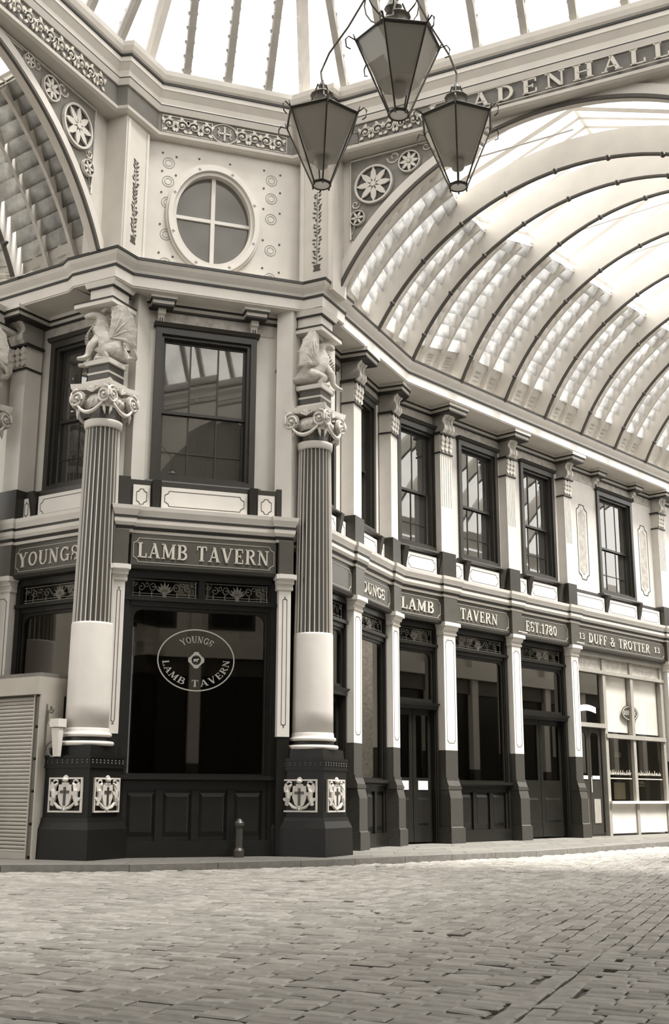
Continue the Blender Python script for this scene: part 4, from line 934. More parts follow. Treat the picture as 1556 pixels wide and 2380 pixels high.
obj('room_lining', MB(wtf(FK)).box(-1.6, 1.6, -1.4, -1.3, 9.0, 12.4), DARKIN, WU)
# painted roundels and dots on that wall
m = MB(wtf(FK)); dots = []
for sx, xs in ((-1, (-1.06, -.90)), (1, (.75, .97))):
    for z in (9.62, 10.15, 10.75, 11.15, 11.5): 
        xm = (xs[0]+xs[1])/2; r = .105
        m.ringp([(xm+r*math.cos(R_(k*20)), z+r*math.sin(R_(k*20))) for k in range(18)], [(xm+(r-.010)*math.cos(R_(k*20)), z+(r-.010)*math.sin(R_(k*20))) for k in range(18)], -.285, -.276)
        m.ringp([(xm+r*.6*math.cos(R_(k*20)), z+r*.6*math.sin(R_(k*20))) for k in range(18)], [(xm+(r*.6-.008)*math.cos(R_(k*20)), z+(r*.6-.008)*math.sin(R_(k*20))) for k in range(18)], -.285, -.276)
        dots += [(xs[0]-.03, z+.18), (xs[1]+.05, z+.14)]
obj('painted_roundel', m, SPD, WU)
m = MB(wtf(FK))
for x, z in dots+[(-.45, 11.68), (.1, 11.68)]: m.disc(x, z, .02, -.285, -.274, 8)
obj('painted_dot', m, THINL, WU)
m = MB(wtf(FK))
for k in range(8): a = R_(45*k+22); x, z = ox+.76*math.cos(a), oz+.95*math.sin(a); m.box(x-.03, x+.03, -.21, -.196, z-.008, z+.008); m.box(x-.008, x+.008, -.21, -.196, z-.03, z+.03)
obj('painted_cross', m, LINE, WU)
# upper corner pilasters beside the canted wall
for mirror in (False, True):
    P0, P1, P2 = Vector(oct_uv(1.14, 7.69)), Vector(oct_uv(1.72, 7.09)), Vector(oct_uv(1.87, 7.19))
    m = MB(IDT); path = [P0, P1, P2]; fr = Frame(P0, math.degrees(math.atan2((P1-P0).x, (P1-P0).y))); L_ = (P1-P0).length
    def tfm(s, d_, z, fr=fr, mirror=mirror): p = fr.P(s, d_, z); return mir(p) if mirror else p
    t = empty('corner_pilaster', None, label='pale upper corner pilaster with painted stem ornament, %s of the oval window' % ('left' if mirror else 'right'), cat='pilaster')
    base = tfm(L_/2, -.3, 9.4); t.location = base
    def tloc(s, d_, z): return tfm(s, d_, z)-base
    obj('shaft', MB(tloc).box(.05, L_-.12, -.75, -.24, 9.3, 11.95), PALE, t)
    for a, b in ((.08, .14), (L_-.21, L_-.15)): obj('edge_moulding', MB(tloc).box(a, b, -.25, -.22, 9.43, 11.85), CREAM, t)
    m = MB(tloc); rnd = random.Random(5+mirror)
    m.box(.395, .402, -.245, -.232, 9.75, 11.2)
    for k in range(38): z = 9.85+k*.036; sx = 1 if k % 2 else -1; leaf(m, .4+sx*rnd.uniform(.01, .03), z, R_(90-sx*rnd.uniform(25, 80)), rnd.uniform(.05, .10), .032, -.245, -.232)
    m.box(.33, .47, -.245, -.232, 9.70, 9.73); m.poly([(.35, 9.72), (.45, 9.72), (.47, 9.82), (.33, 9.82)], -.245, -.234)
    obj('stem_ornament', m, THINL, t)

# ---- arches, spandrels and vaults -------------------------------------------------
AC, AZ, AR = 3.84, 7.27, 4.41   # arch in FA plane
def arch_pts(R, n, z0=9.3):
    a0 = math.asin((z0-AZ)/R); return [(AC-R*math.cos(a0+(math.pi-2*a0)*i/n), AZ+R*math.sin(a0+(math.pi-2*a0)*i/n)) for i in range(n+1)]
for mirror in (False, True):
    side = 'left' if mirror else 'right'; FAW = Frame((.07*1.0155, 18.15*1.0155), 117.); kA = 1.0155; tf = (lambda s, d_, z, w_=wtf(FAW, mirror), so_=(.2 if mirror else 0): w_((s+so_)*kA, d_, .9+(z-.9)*kA))
    m = MB(tf); pts = arch_pts(AR+.1, 40); 
    for (x0, z0), (x1, z1) in zip(pts, pts[1:]): m.hexa([(x0, -.32, z0), (x1, -.32, z1), (x1, -.22, z1), (x0, -.22, z0)], [(x0, -.32, 12.0), (x1, -.32, 12.0), (x1, -.22, 12.0), (x0, -.22, 12.0)])
    for a, b in ((-.55 if mirror else -.25, pts[0][0]), (pts[-1][0], 7.9)): m.box(a, b, -.55, -.22, 9.3, 12.0)
    ws = obj('wall_%s_arch' % side, m, PALE); tag(ws, 'spandrel wall above the arch into the %s avenue' % side, kind='structure')
    def band(name, r0, r1, d0, d1, mt):
        m = MB(tf); a = arch_pts(r0, 48); b = arch_pts(r1, 48)
        for i in range(48): m.hexa([(a[i][0], d0, a[i][1]), (a[i+1][0], d0, a[i+1][1]), (b[i+1][0], d0, b[i+1][1]), (b[i][0], d0, b[i][1])], [(a[i][0], d1, a[i][1]), (a[i+1][0], d1, a[i+1][1]), (b[i+1][0], d1, b[i+1][1]), (b[i][0], d1, b[i][1])])
        return obj(name, m, mt, ws)
    band('archivolt', AR+.02, AR+.23, -.32, -.15, CREAM); band('arch_soffit', AR, AR+.03, -.30, -.16, PALE); band('arch_line', AR-.02, AR+.035, -.16, -.11, THINL)
    # spandrel ironwork
    m = MB(tf); m.box(.12, .14, -.24, -.2, 10.3, 11.75)
    pan = [(.10, 11.72), (.10, 10.25)]+[(x, z) for x, z in arch_pts(AR+.27, 60) if .12 < x < 2.3]+[(2.5, 11.72)]
    obj('spandrel_panel', MB(tf).poly(pan, -.225, -.20), SPD, ws)
    def rosette(cx_, cz_, r, petals):
        m = MB(tf); m.disc(cx_, cz_, r*.95, -.2, -.17, 24); o = obj('rosette', m, FRM, ws)
        m = MB(tf); N = 28; m.ringp([(cx_+r*math.cos(2*math.pi*k/N), cz_+r*math.sin(2*math.pi*k/N)) for k in range(N)], [(cx_+r*.9*math.cos(2*math.pi*k/N), cz_+r*.9*math.sin(2*math.pi*k/N)) for k in range(N)], -.19, -.13)
        for k in range(petals): leaf(m, cx_+r*.12*math.cos(2*math.pi*k/petals), cz_+r*.12*math.sin(2*math.pi*k/petals), 2*math.pi*k/petals, r*.8, r*.30, -.18, -.135)
        m.disc(cx_, cz_, r*.14, -.18, -.12, 10); obj('rosette_ring', m, PALE, o)
    rosette(.58, 11.14, .36, 8); rosette(.27, 10.57, .14, 6); rosette(1.25, 11.40, .2, 8); rosette(1.78, 11.55, .11, 6)
    m = MB(tf); m.tube(spiral(.95, 11.58, .13, 1.2, -.19, 12, 1, 180), .018, 5); m.tube(spiral(.22, 10.85, .09, 1.2, -.19, 12, -1, 0), .016, 5); m.tube(spiral(1.55, 11.62, .08, 1.2, -.19, 10, -1, 0), .014, 5)
    m.tube([(.14, -.19, 10.3), (.2, -.19, 10.42), (.15, -.19, 10.6)], .015, 5); m.tube([(1.9, -.19, 11.66), (2.2, -.19, 11.66), (2.45, -.19, 11.7)], .015, 5); obj('spandrel_scroll', m, PALE, ws)
    obj('spandrel_border', MB(tf).tube([(.12, -.19, 10.2), (.12, -.19, 11.7), (2.5, -.19, 11.7)], .022, 5), CREAM, ws)

RG_DIM_TILE = roof_glass('dimmed_roof_glass', (.9, .88, .84), (.16, .15, .13), .01, 5.)  # left vault tiles, grey as boards and darkened further to dim that avenue
RG_DIM = roof_glass('dimmed_skylight_glass', (.8, .79, .76), (.3, .29, .27), .30, 3.)  # left skylight darkened so that less light enters the avenue
def hv(h): a = R_(h); return Vector((math.sin(a), math.cos(a)))
RIBS = [(Vector((.13, 18.72)), 117., 3.92, 7.35, 4.47), (Vector((.83, 20.3)), 121., 3.95, 7.05, 4.60), (Vector((1.56, 21.89)), 128., 4.10, 7.12, 4.68)]
f0 = Vector((2.67, 23.12)); 
for k in range(13): RIBS.append((f0+hv(42.3)*(1.625*k), 132.8, 4.25, 7.33, 4.70))
def ribpt(rib, th, off):   # th measured from the left foot, 180 = horizontal left
    Fp, h, c, zc, Rr = rib; e = hv(h); x = c+(Rr+off)*math.cos(th); z = zc+(Rr+off)*math.sin(th); q = Fp+e*x; return Vector((q.x, q.y, z))
def foot(rib, z=9.38, off=0): return math.pi-math.asin((z-rib[3])/(rib[4]+off))
def vault(side, ribs):
    TILE, SKYG = (RG_DIM_TILE, RG_DIM) if side == 'left' else (RG_TILE, RG_SKY)
    mirror = side == 'left'; W3 = (lambda p: mir(p)) if mirror else (lambda p: p)
    root = empty('ceiling_%s' % side, None, label='arched glass and board vault over the %s avenue' % side, kind='structure')
    for j, rb in enumerate(ribs):
        a0 = foot(rb); n = 40; m = MB(lambda s, d_, z: W3(Vector((s, d_, z)))); ax = hv(rb[1]-90); ax = Vector((ax.x, ax.y, 0))
        def strip(r0, r1, hw, mi):
            m.mi = mi; pr = None
            for i in range(n+1):
                th = a0+(math.pi-2*a0)*i/n; A = ribpt(rb, th, r0); B = ribpt(rb, th, r1); cur = [m.pt(*(A-ax*hw)), m.pt(*(A+ax*hw)), m.pt(*(B+ax*hw)), m.pt(*(B-ax*hw))]
                if pr:
                    for k in range(4): m.face(pr[k], pr[(k+1) % 4], cur[(k+1) % 4], cur[k])
                pr = cur
        if not j: continue
        strip(0, .035, .036, 0); strip(.035, .52, .035, 1)
        rib = obj('rib', m, [THINL, CREAM], root, norm=True)
        for k, th in enumerate([a0+R_(-7-12*i) for i in range(int(math.degrees(math.pi-2*(math.pi-a0))/12)+1)]):
            A = ribpt(rb, th, -.02)
            if j in (0, len(ribs)-1): continue
            m = MB(lambda s, d_, z: W3(Vector((s, d_, z)))); m.ball(A.x-ax.x*.05, A.y-ax.y*.05, A.z, .05, 6); m.ball(A.x-ax.x*.10, A.y-ax.y*.10, A.z+.01, .03, 5); obj('rib_stud', m, IRON, rib)
    cnt = 0; far = MB(lambda s, d_, z: W3(Vector((s, d_, z)))); farb = MB(lambda s, d_, z: W3(Vector((s, d_, z))))
    tile_bulk = MB(lambda s, d_, z: W3(Vector((s, d_, z))))
    TH0, TH1 = R_(147.5), R_(117); gl_bulk = MB(lambda s, d_, z: W3(Vector((s, d_, z))))
    for j in range(len(ribs)-1):
        A, B = ribs[j], ribs[j+1]
        def pt3(u, th, off): return ribpt(A, th, off).lerp(ribpt(B, th, off), u)
        fa = foot(A)
        ncol = 3
        def q4(mb, u0, u1, t0, t1, o0, o1, bulge=0.): 
            us = [u0, (u0+u1)/2, u1]; rows = []
            for tt, oo in ((t0, o0), ((t0+t1)/2, (o0+o1)/2), (t1, o1)):
                rows.append([mb.pt(*pt3(uu, tt, oo+(bulge if k == 1 else 0))) for k, uu in enumerate(us)])
            for r in range(2):
                for k in range(2): mb.face(rows[r][k], rows[r][k+1], rows[r+1][k+1], rows[r+1][k])
        for c in range(ncol):
            u0, u1 = c/ncol+.012, (c+1)/ncol-.012
            # lower boards
            nb = 4
            for i in range(nb):
                fa_ = foot(A, 9.36, .36); t0 = fa_+(TH0-fa_)*i/nb; t1 = fa_+(TH0-fa_)*(i+1)/nb; m = MB(lambda s, d_, z: W3(Vector((s, d_, z))))
                q4(m, u0, u1, t0, t1-.002, .36, .375, 0); 
                # raised slot ticks
                uc = (u0+u1)/2
                for uu in (uc-.03, uc+.03):
                    pass
                if j < 9: obj('roof_board', m, BOARD, root, norm=False)
                else:
                    b0 = len(far.v); q4(far, u0, u1, t0, t1-.002, .36, .375, 0)
            if j < 8:
                ms_ = MB(lambda s, d_, z: W3(Vector((s, d_, z)))); uc = (u0+u1)/2
                for i in range(5):
                    tt = fa_+(TH0-fa_)*(.22+.13*i); ps = [pt3(uc-.05, tt, .352), pt3(uc+.05, tt, .352), pt3(uc+.05, tt-.0028, .352), pt3(uc-.05, tt-.0028, .352)]; qs = [pt3(uc-.05, tt, .346), pt3(uc+.05, tt, .346), pt3(uc+.05, tt-.0028, .346), pt3(uc-.05, tt-.0028, .346)]
                    ms_.hexa([tuple(p) for p in ps], [tuple(p) for p in qs])
                obj('board_slots', ms_, LINE, root)
            # louvre glass tiles
            nt_ = 10
            for i in range(nt_):
                t0 = TH0+(TH1-TH0)*i/nt_; t1 = TH0+(TH1-TH0)*(i+1)/nt_
                if cnt < 300:
                    m = MB(lambda s, d_, z: W3(Vector((s, d_, z)))); q4(m, u0, u1, t0, t1-.006, .33, .46, .05); obj('roof_tile', m, TILE, root, norm=False); cnt += 1
                else: q4(tile_bulk, u0, u1, t0, t1-.006, .33, .46, .05)
        # thin rafters between tile columns
        for c in range(1, ncol):
            m = MB(lambda s, d_, z: W3(Vector((s, d_, z)))); n = 14; pr = None; u = c/ncol
            for i in range(n+1):
                th = foot(A, 9.30, .40)+(TH1-foot(A, 9.30, .40))*i/n; P0, P1 = pt3(u-.018, th, .26), pt3(u+.018, th, .26); P2, P3 = pt3(u+.018, th, .52), pt3(u-.018, th, .52); cur = [m.pt(*p) for p in (P0, P1, P2, P3)]
                if pr:
                    for k in range(4): m.face(pr[k], pr[(k+1) % 4], cur[(k+1) % 4], cur[k])
                pr = cur
            obj('rafter', m, BOARD, root)
        # vertical board closing the top of the tiles, then the raised skylight
        m = MB(lambda s, d_, z: W3(Vector((s, d_, z)))); ul0 = .3 if j == 0 else 0; a, b, c_, d4 = pt3(0, TH1, .40), pt3(1, TH1, .40), pt3(1, TH1, .85), pt3(ul0, TH1, .85); m.face(*[m.pt(*p) for p in (a, b, c_, d4)]); obj('curb_board', m, BOARD, root, norm=False)
        TR = math.pi-TH1
        m = MB(lambda s, d_, z: W3(Vector((s, d_, z)))); ap = lambda u: (pt3(u, TH1, .85)+pt3(u, TR, .85))/2+Vector((0, 0, .9)); ul = .3 if j == 0 else 0.
        for u0, u1 in ((ul, .333), (.333, .667), (.667, 1)):
            for th in (TH1, TR): m2 = MB(lambda s, d_, z: W3(Vector((s, d_, z)))); m2.face(*[m2.pt(*p) for p in (pt3(u0+.01, th, .85), pt3(u1-.01, th, .85), ap(u1-.01), ap(u0+.01))]); obj('skylight_pane', m2, SKYG, root, norm=False)
        for u in ((0, .333, .667) if j else (.333, .667)):
            for th in (TH1, TR):
                p, q = pt3(u, th, .82), ap(u)-Vector((0, 0, .03)); m.tube([tuple(p), tuple(q)], .03 if u else .05, 4)
        m.tube([tuple(pt3(ul, TH1, .8)), tuple(pt3(1, TH1, .8))], .05, 4); m.tube([tuple(ap(ul)), tuple(ap(1))], .05, 4); m.tube([tuple(pt3(ul+.05, TH1, .5)), tuple(ap(.95)-Vector((0, 0, .5)))], .022, 4)
        obj('skylight_bar', m, CREAM, root)
        # far haunch, mostly out of view; clear glazing added to brighten the right avenue
        fb = math.pi-fa
        q4(farb, 0, 1, fb, math.pi-TH0, .38, .38); q4(gl_bulk, 0.01, .99, math.pi-TH0, math.pi-TH1, .40, .40)
    o = obj('roof_tiles', tile_bulk, TILE, root, norm=False); o['kind'] = 'stuff'
    o = obj('added_haunch_glass', gl_bulk, SKYG, root, norm=False); o['kind'] = 'stuff'
    if far.v: o = obj('roof_boards', far, BOARD, root, norm=False); o['kind'] = 'stuff'
    o = obj('haunch_boards', farb, BOARD, root, norm=False); o['kind'] = 'stuff'
    # eaves board behind the ribs at the springing
    return root
vault('right', RIBS)
vault('left', [(a+hv(b)*.2, b, c, d, e) for a, b, c, d, e in RIBS[:8]])

# ---- glazed drum over the crossing -------------------------------------------------
td_ = empty('ceiling_drum', None, label='steep glazed drum rising from the ring entablature', kind='structure')
def drum_frames():
    for k in range(4):
        a = -k*math.pi/2
        def R2(u, v, a=a): return oct_uv(u*math.cos(a)-v*math.sin(a), u*math.sin(a)+v*math.cos(a))
        yield k, R2
D0 = .28; vC = 7.69+D0; sC = 9.06/math.sqrt(2)+D0   # distances of glazing planes
hw = (sC*math.sqrt(2)-vC)   # half width of canted glazing at base
LEAN = 1/2.2; HT = 1.75
for k, R2 in drum_frames():
    for kind in ('canted', 'arch'):
        if kind == 'canted':
            A, B = R2(-hw, vC), R2(hw, vC)
        else:
            A, B = R2(hw, vC), R2(vC, hw)
        e = (B-A).normalized(); n = Vector((e.y, -e.x)); L_ = (B-A).length; nb = 4 if kind == 'canted' else 11; off = 0
        sh = HT*LEAN; k0 = math.tan(R_(22.5))*sh
        def P(s, h, dd=0): f = h/HT; x = k0*f+(L_-2*k0*f)*(s/L_) if False else s; q = A+e*s+n*(h*LEAN+dd); return Vector((q.x, q.y, 13.08+h))
        near = k == 0 or (k == 1 and False)
        for i in range(nb):
            s0, s1 = L_*i/nb, L_*(i+1)/nb
            rows = 5
            for r in range(rows):
                h0, h1 = HT*r/rows, HT*(r+1)/rows
                lo = lambda s, h: min(max(s, k0*h/HT), L_-k0*h/HT)
                a0_, a1_, b1_, b0_ = lo(s0+.03, h0), lo(s1-.03, h0), lo(s1-.03, h1), lo(s0+.03, h1)
                if a1_-a0_ < .02 or (not near and r): continue
                if not near: h1 = HT; b1_, b0_ = lo(s1-.03, HT), lo(s0+.03, HT)
                m = MB(IDT); m.quad(tuple(P(a0_, h0, .0)), tuple(P(a1_, h0, .0)), tuple(P(b1_, h1, -.03)), tuple(P(b0_, h1, -.03))); obj('drum_pane', m, RG_DOME, td_, norm=False)
        for i in range(1, nb):
            s = L_*i/nb; hm = min(HT, HT*min(s, L_-s)/max(k0, .01)); m = MB(IDT)
            q = [P(s-.06, 0, -.05), P(s+.06, 0, -.05), P(s+.06, 0, .09), P(s-.06, 0, .09)]; q2 = [P(s-.06, hm, -.05), P(s+.06, hm, -.05), P(s+.06, hm, .09), P(s-.06, hm, .09)]
            m.hexa([tuple(v) for v in q], [tuple(v) for v in q2])
            # lapped glass edges give the bar its ragged outline
            for r in range(8): h = hm*r/8; m.box(*(lambda p: (p.x-.085, p.x+.085, p.y-.03, p.y+.03, p.z, p.z+.035))(P(s, h, -.02)))
            obj('drum_rafter', m, GREY, td_)
        m = MB(IDT); m.tube([tuple(P(k0, HT, .0)), tuple(P(L_-k0, HT, .0))], .10, 4); obj('drum_curb', m, PALE, td_)
        # hips
        m = MB(IDT); p, q = P(0, 0, .03), P(k0, HT, .03); m.tube([tuple(p), tuple(q)], .11, 4); obj('drum_hip', m, PALE, td_)
        # sill behind ring and upper roof slope to the apex
        m = MB(IDT); C3 = Vector((CEN.x, CEN.y, 18.5)); a_, b_ = P(k0, HT), P(L_-k0, HT); m.quad(tuple(a_), tuple(b_), tuple(C3), tuple(C3)); m.f[-1] = m.f[-1][:3]; obj('dome_pane', m, RG_DOME, td_, norm=False)
        m = MB(IDT); m.tube([tuple(a_), tuple(a_.lerp(C3, .93))], .10, 4); obj('dome_rib', m, PALE, td_)
m = MB(IDT); sweep(m, RP, [(-.6, 13.06), (-.05, 13.06), (-.05, 13.09), (-.6, 13.09)], closed=True); obj('drum_sill', m, PALE, td_)

# ================================================================== HANGING LANTERNS
lt = bpy.data.objects.new('hanging_lantern_cluster', None); C.objects.link(lt); lt.location = (.6, 10.71, 9.9)
tag(lt, 'cluster of three six sided glass lanterns hung on curved iron arms', 'lantern')
org = Vector((.6, 10.71, 9.9))
def LM(): return MB(lambda s, d_, z: Vector((s, d_, z))-org)
def hexp(c, r, z, rot): return [(c[0]+r*math.cos(R_(rot+60*k)), c[1]+r*math.sin(R_(rot+60*k)), z) for k in range(6)]
for (cx_, cy_), rot in (((.60, 9.82), 8), ((-.15, 11.13), 38), ((1.31, 11.16), 22)):
    zb, zr = 7.22, 7.98; lo, hi = hexp((cx_, cy_), .10, zb, rot), hexp((cx_, cy_), .415, zr, rot)
    m = LM(); m.tube(hi, .013, 5, True); m.tube(lo, .016, 5, True)
    for k in range(6): m.tube([lo[k], hi[k]], .0095, 5); m.tube([lo[k], (lo[k][0], lo[k][1], zb-.04)], .009, 4); m.tube([hi[k], (cx_+(hi[k][0]-cx_)*1.06, cy_+(hi[k][1]-cy_)*1.06, zr+.07)], [.012, .004], 4)
    m.tube([(cx_+.095*math.cos(R_(a)), cy_+.095*math.sin(R_(a)), zb-.01) for a in range(0, 360, 24)], .012, 5, True)
    L1_ = obj('lantern', m, IRON, lt)
    for k in range(6):
        j = (k+1) % 6; m = LM(); m.face(*[m.pt(*p) for p in (lo[k], lo[j], hi[j], hi[k])]); obj('lantern_pane', m, LGLASS, L1_, norm=False)
    m = LM(); m.hexa(hexp((cx_, cy_), .41, zr+.01, rot), hexp((cx_, cy_), .12, zr+.17, rot)); m.lathe([(.12, zr+.17), (.10, zr+.20), (.10, zr+.28), (.13, zr+.30), (.06, zr+.36), (.03, zr+.38), (.045, zr+.42), (.02, zr+.47)], cx_, cy_, 12); obj('lantern_roof', m, LROOF, L1_)
    m = LM(); m.hexa(hexp((cx_, cy_), .205, zr-.44, rot), hexp((cx_, cy_), .395, zr-.02, rot)); obj('reflector', m, REFL, L1_); m = LM()
    m.lathe([(.03, zr-.44), (.07, zr-.46), (.085, zr-.50), (.06, zr-.56), (.02, zr-.58)], cx_, cy_, 14); obj('bulb', m, BULB, L1_, True)
    obj('bottom_glass', LM().lathe([(.088, zb-.012), (.088, zb-.004)], cx_, cy_, 20), OPAL, L1_)
    # scroll brackets on the rim and hoop straps above
    for k in range(6):
        m = LM(); h = Vector(hi[k]); o_ = (h-Vector((cx_, cy_, zr))).normalized(); m.tube([tuple(h), tuple(h+o_*.07+Vector((0, 0, .04))), tuple(h+o_*.10), tuple(h+o_*.09-Vector((0, 0, .08))), tuple(h+o_*.05-Vector((0, 0, .10)))], .008, 4)
        obj('scroll_hook', m, IRON, L1_); m = LM()
        if k % 2 == 0: m.tube([tuple(h+Vector((0, 0, .01))), tuple(h*.75+Vector((cx_, cy_, zr))*.25+Vector((0, 0, .10))), tuple(h*.35+Vector((cx_, cy_, zr))*.65+Vector((0, 0, .22))), (cx_+(h.x-cx_)*.12, cy_+(h.y-cy_)*.12, zr+.46)], .010, 5); obj('crown_strap', m, IRON, L1_)
    # arm to the central stem
    out = Vector((cx_-.6, cy_-10.71, 0)); top_ = Vector((cx_, cy_, zr+.46)); s0 = Vector((.6, 10.71, 0))
    pth = []
    for u, rr_, z in ((0, 1, zr+.46), (.2, 1.02, zr+.60), (.4, .90, zr+.80), (.6, .62, zr+1.05), (.8, .36, zr+1.35), (1, .06, zr+1.75)): pth.append((s0.x+out.x*rr_, s0.y+out.y*rr_, z))
    obj('curved_arm', LM().tube(pth, .012, 6), IRONL, lt)
m = LM(); m.tube([(.6, 10.71, 8.75), (.6, 10.71, 18.5)], .022, 8); m.ball(.6, 10.71, 8.75, .08, 10); m.lathe([(.05, 9.0), (.09, 9.05), (.04, 9.15), (.07, 9.3), (.03, 9.45)], .6, 10.71, 12); obj('central_stem', m, IRONL, lt)
m = LM()
for a in (30, 90, 150): m.tube([(.6+.34*math.cos(R_(b))*math.cos(R_(a)), 10.71+.34*math.cos(R_(b))*math.sin(R_(a)), 9.22+.34*math.sin(R_(b))) for b in range(0, 360, 20)], .009, 5, True)
obj('iron_hoops', m, IRON, lt)

# ================================================================== SHUTTERED BOOTH
FKI = Frame((-4.31, 17.20), 124.)
t = empty('booth', FKI, 0, 0, 0, 'low metal booth with a closed roller shutter at the left edge', 'booth')
zt = 2.34
m = MB(); m.box(-3.2, -.13, -.48, -.12, 0.02, zt); obj('body', m, METALD, t)
m = MB()
m.box(-3.3, .0, -.52, .06, zt, 2.60); obj('top_box', m, METAL, t); obj('top_edge', MB().box(-3.3, -.0, -.52, .03, 2.60, 2.66), KERB, t)
for k in range(41):
    z = .08+k*.0545; m = MB(); m.side([(-.10, z), (-.055, z+.004), (-.047, z+.027), (-.055, z+.049), (-.10, z+.053)], -3.2, -.15); obj('shutter_slat', m, METAL, t)
obj('shutter_foot', MB().box(-3.2, -.15, -.11, -.03, .0, .09), METAL, t)
m = MB(); m.box(-.15, -.125, -.12, .0, 0, zt); m.box(-.03, .0, -.45, .0, 0, zt); obj('guide_rail', m, METAL, t)
m = MB()
for k in range(5): m.box(-.125, -.03, -.05, -.02, .05+k*.46, .05+k*.46+.42)
obj('guide_panel', m, METALD, t)
for k in range(3): obj('side_slat', MB().box(-.06, -.01, -.12-.1*k-.08, -.12-.1*k, .05, zt), METALD, t)
# scroll bracket fixed on the side of the booth
tb = empty('scroll_bracket', FKI, .01, -.02, 0, 'scrolled iron wall bracket holding a pale lamp box beside the booth', 'bracket')
m = MB(); m.tube(spiral(.16, 1.53, .15, 1.6, -.1, 18, -1, 180), .014, 5); m.tube(spiral(.10, 2.13, .07, 1.3, -.1, 12, 1, 180), .016, 5); m.tube([(.02, -.1, 2.1), (.03, -.1, 1.95), (.10, -.1, 1.86), (.2, -.1, 1.86)], .013, 5); m.tube([(.0, -.1, 1.45), (.0, -.1, 2.2)], .012, 5); obj('scrollwork', m, IRONL, tb)
m = MB(); m.box(.16, .34, -.18, -.02, 1.86, 1.98); obj('lamp_box', m, CREAM, tb)
m = MB(); m.hexa([(.22, -.12, 1.44), (.32, -.12, 1.44), (.32, -.06, 1.44), (.22, -.06, 1.44)], [(.17, -.15, 1.85), (.32, -.15, 1.85), (.32, -.05, 1.85), (.17, -.05, 1.85)]); obj('lamp_shade', m, PALE, tb)
# low bollard in front of the corner window riser
m = MB(wtf(FC)); m.lathe([(.08, 0), (.08, .1), (.055, .14), (.055, .42), (.075, .46), (.075, .5), (.04, .54), (.02, .56)], .62, .12, 14)
tag(obj('bollard', m, IRON), 'short dark iron bollard before the base of the corner shop window', 'bollard')

# ================================================================== REST OF THE CROSSING (behind and beside the viewer, seen in reflections)
def far_wall(name, fr, s0, s1, wins, label):
    m = MB(wtf(fr)); m.mi = 0; m.box(s0, s1, -.5, -.2, 4.9, 9.1); m.mi = 1; m.box(s0, s1, -.5, -.2, 0, 4.36); m.mi = 2; m.box(s0, s1, -.5, -.1, 4.36, 4.87); m.mi = 0; m.box(s0, s1, -.5, .1, 4.87, 5.28); m.box(s0, s1, -.5, .35, 9.0, 9.42)
    x = s0
    while x < s1: m.mi = 0; m.box(x, x+.35, -.3, 0, 1.8, 9.0); m.mi = 2; m.box(x, x+.35, -.3, 0.02, 0, 1.8); m.mi = 1; m.box(x+.85, x+2.1, -.25, -.17, 5.83, 8.5); m.mi = 2; m.box(x+.75, x+2.2, -.25, -.18, 5.75, 8.6); x += 2.4
    o = obj(name, m, [CREAM, DARK, MID]); tag(o, label, kind='structure'); return o
# opposite side of the right avenue, mirrored across the vault axis
e2 = FR2.e; far0 = Vector((2.67, 23.12))+hv(132.8)*8.9
FO = Frame((far0.x+e2.x*34, far0.y+e2.y*34), 222.8)
far_wall('wall_right_opposite', FO, 0, 35.5, None, 'opposite shop wall of the right avenue, out of the picture')
q = [oct_uv(u, v) for u, v in ((7.69, 1.4), (7.69, -1.4))]
for nm, (ua, va), (ub, vb) in (('wall_east_corner', (8.0, 1.5), (8.0, -1.5)), ('wall_west_corner', (-8.0, -1.5), (-8.0, 1.5))):
    A, B = oct_uv(ua, va), oct_uv(ub, vb); h = math.degrees(math.atan2((B-A).x, (B-A).y)); L_ = (B-A).length
    far_wall(nm, Frame(A, h), 0, L_, None, 'canted %s corner of the crossing behind the viewer' % nm.split('_')[1])
    o = obj('upper_wall', MB(wtf(Frame(A, h))).box(0, L_, -.5, -.2, 9.4, 12.0), PALE, bpy.data.objects[nm])
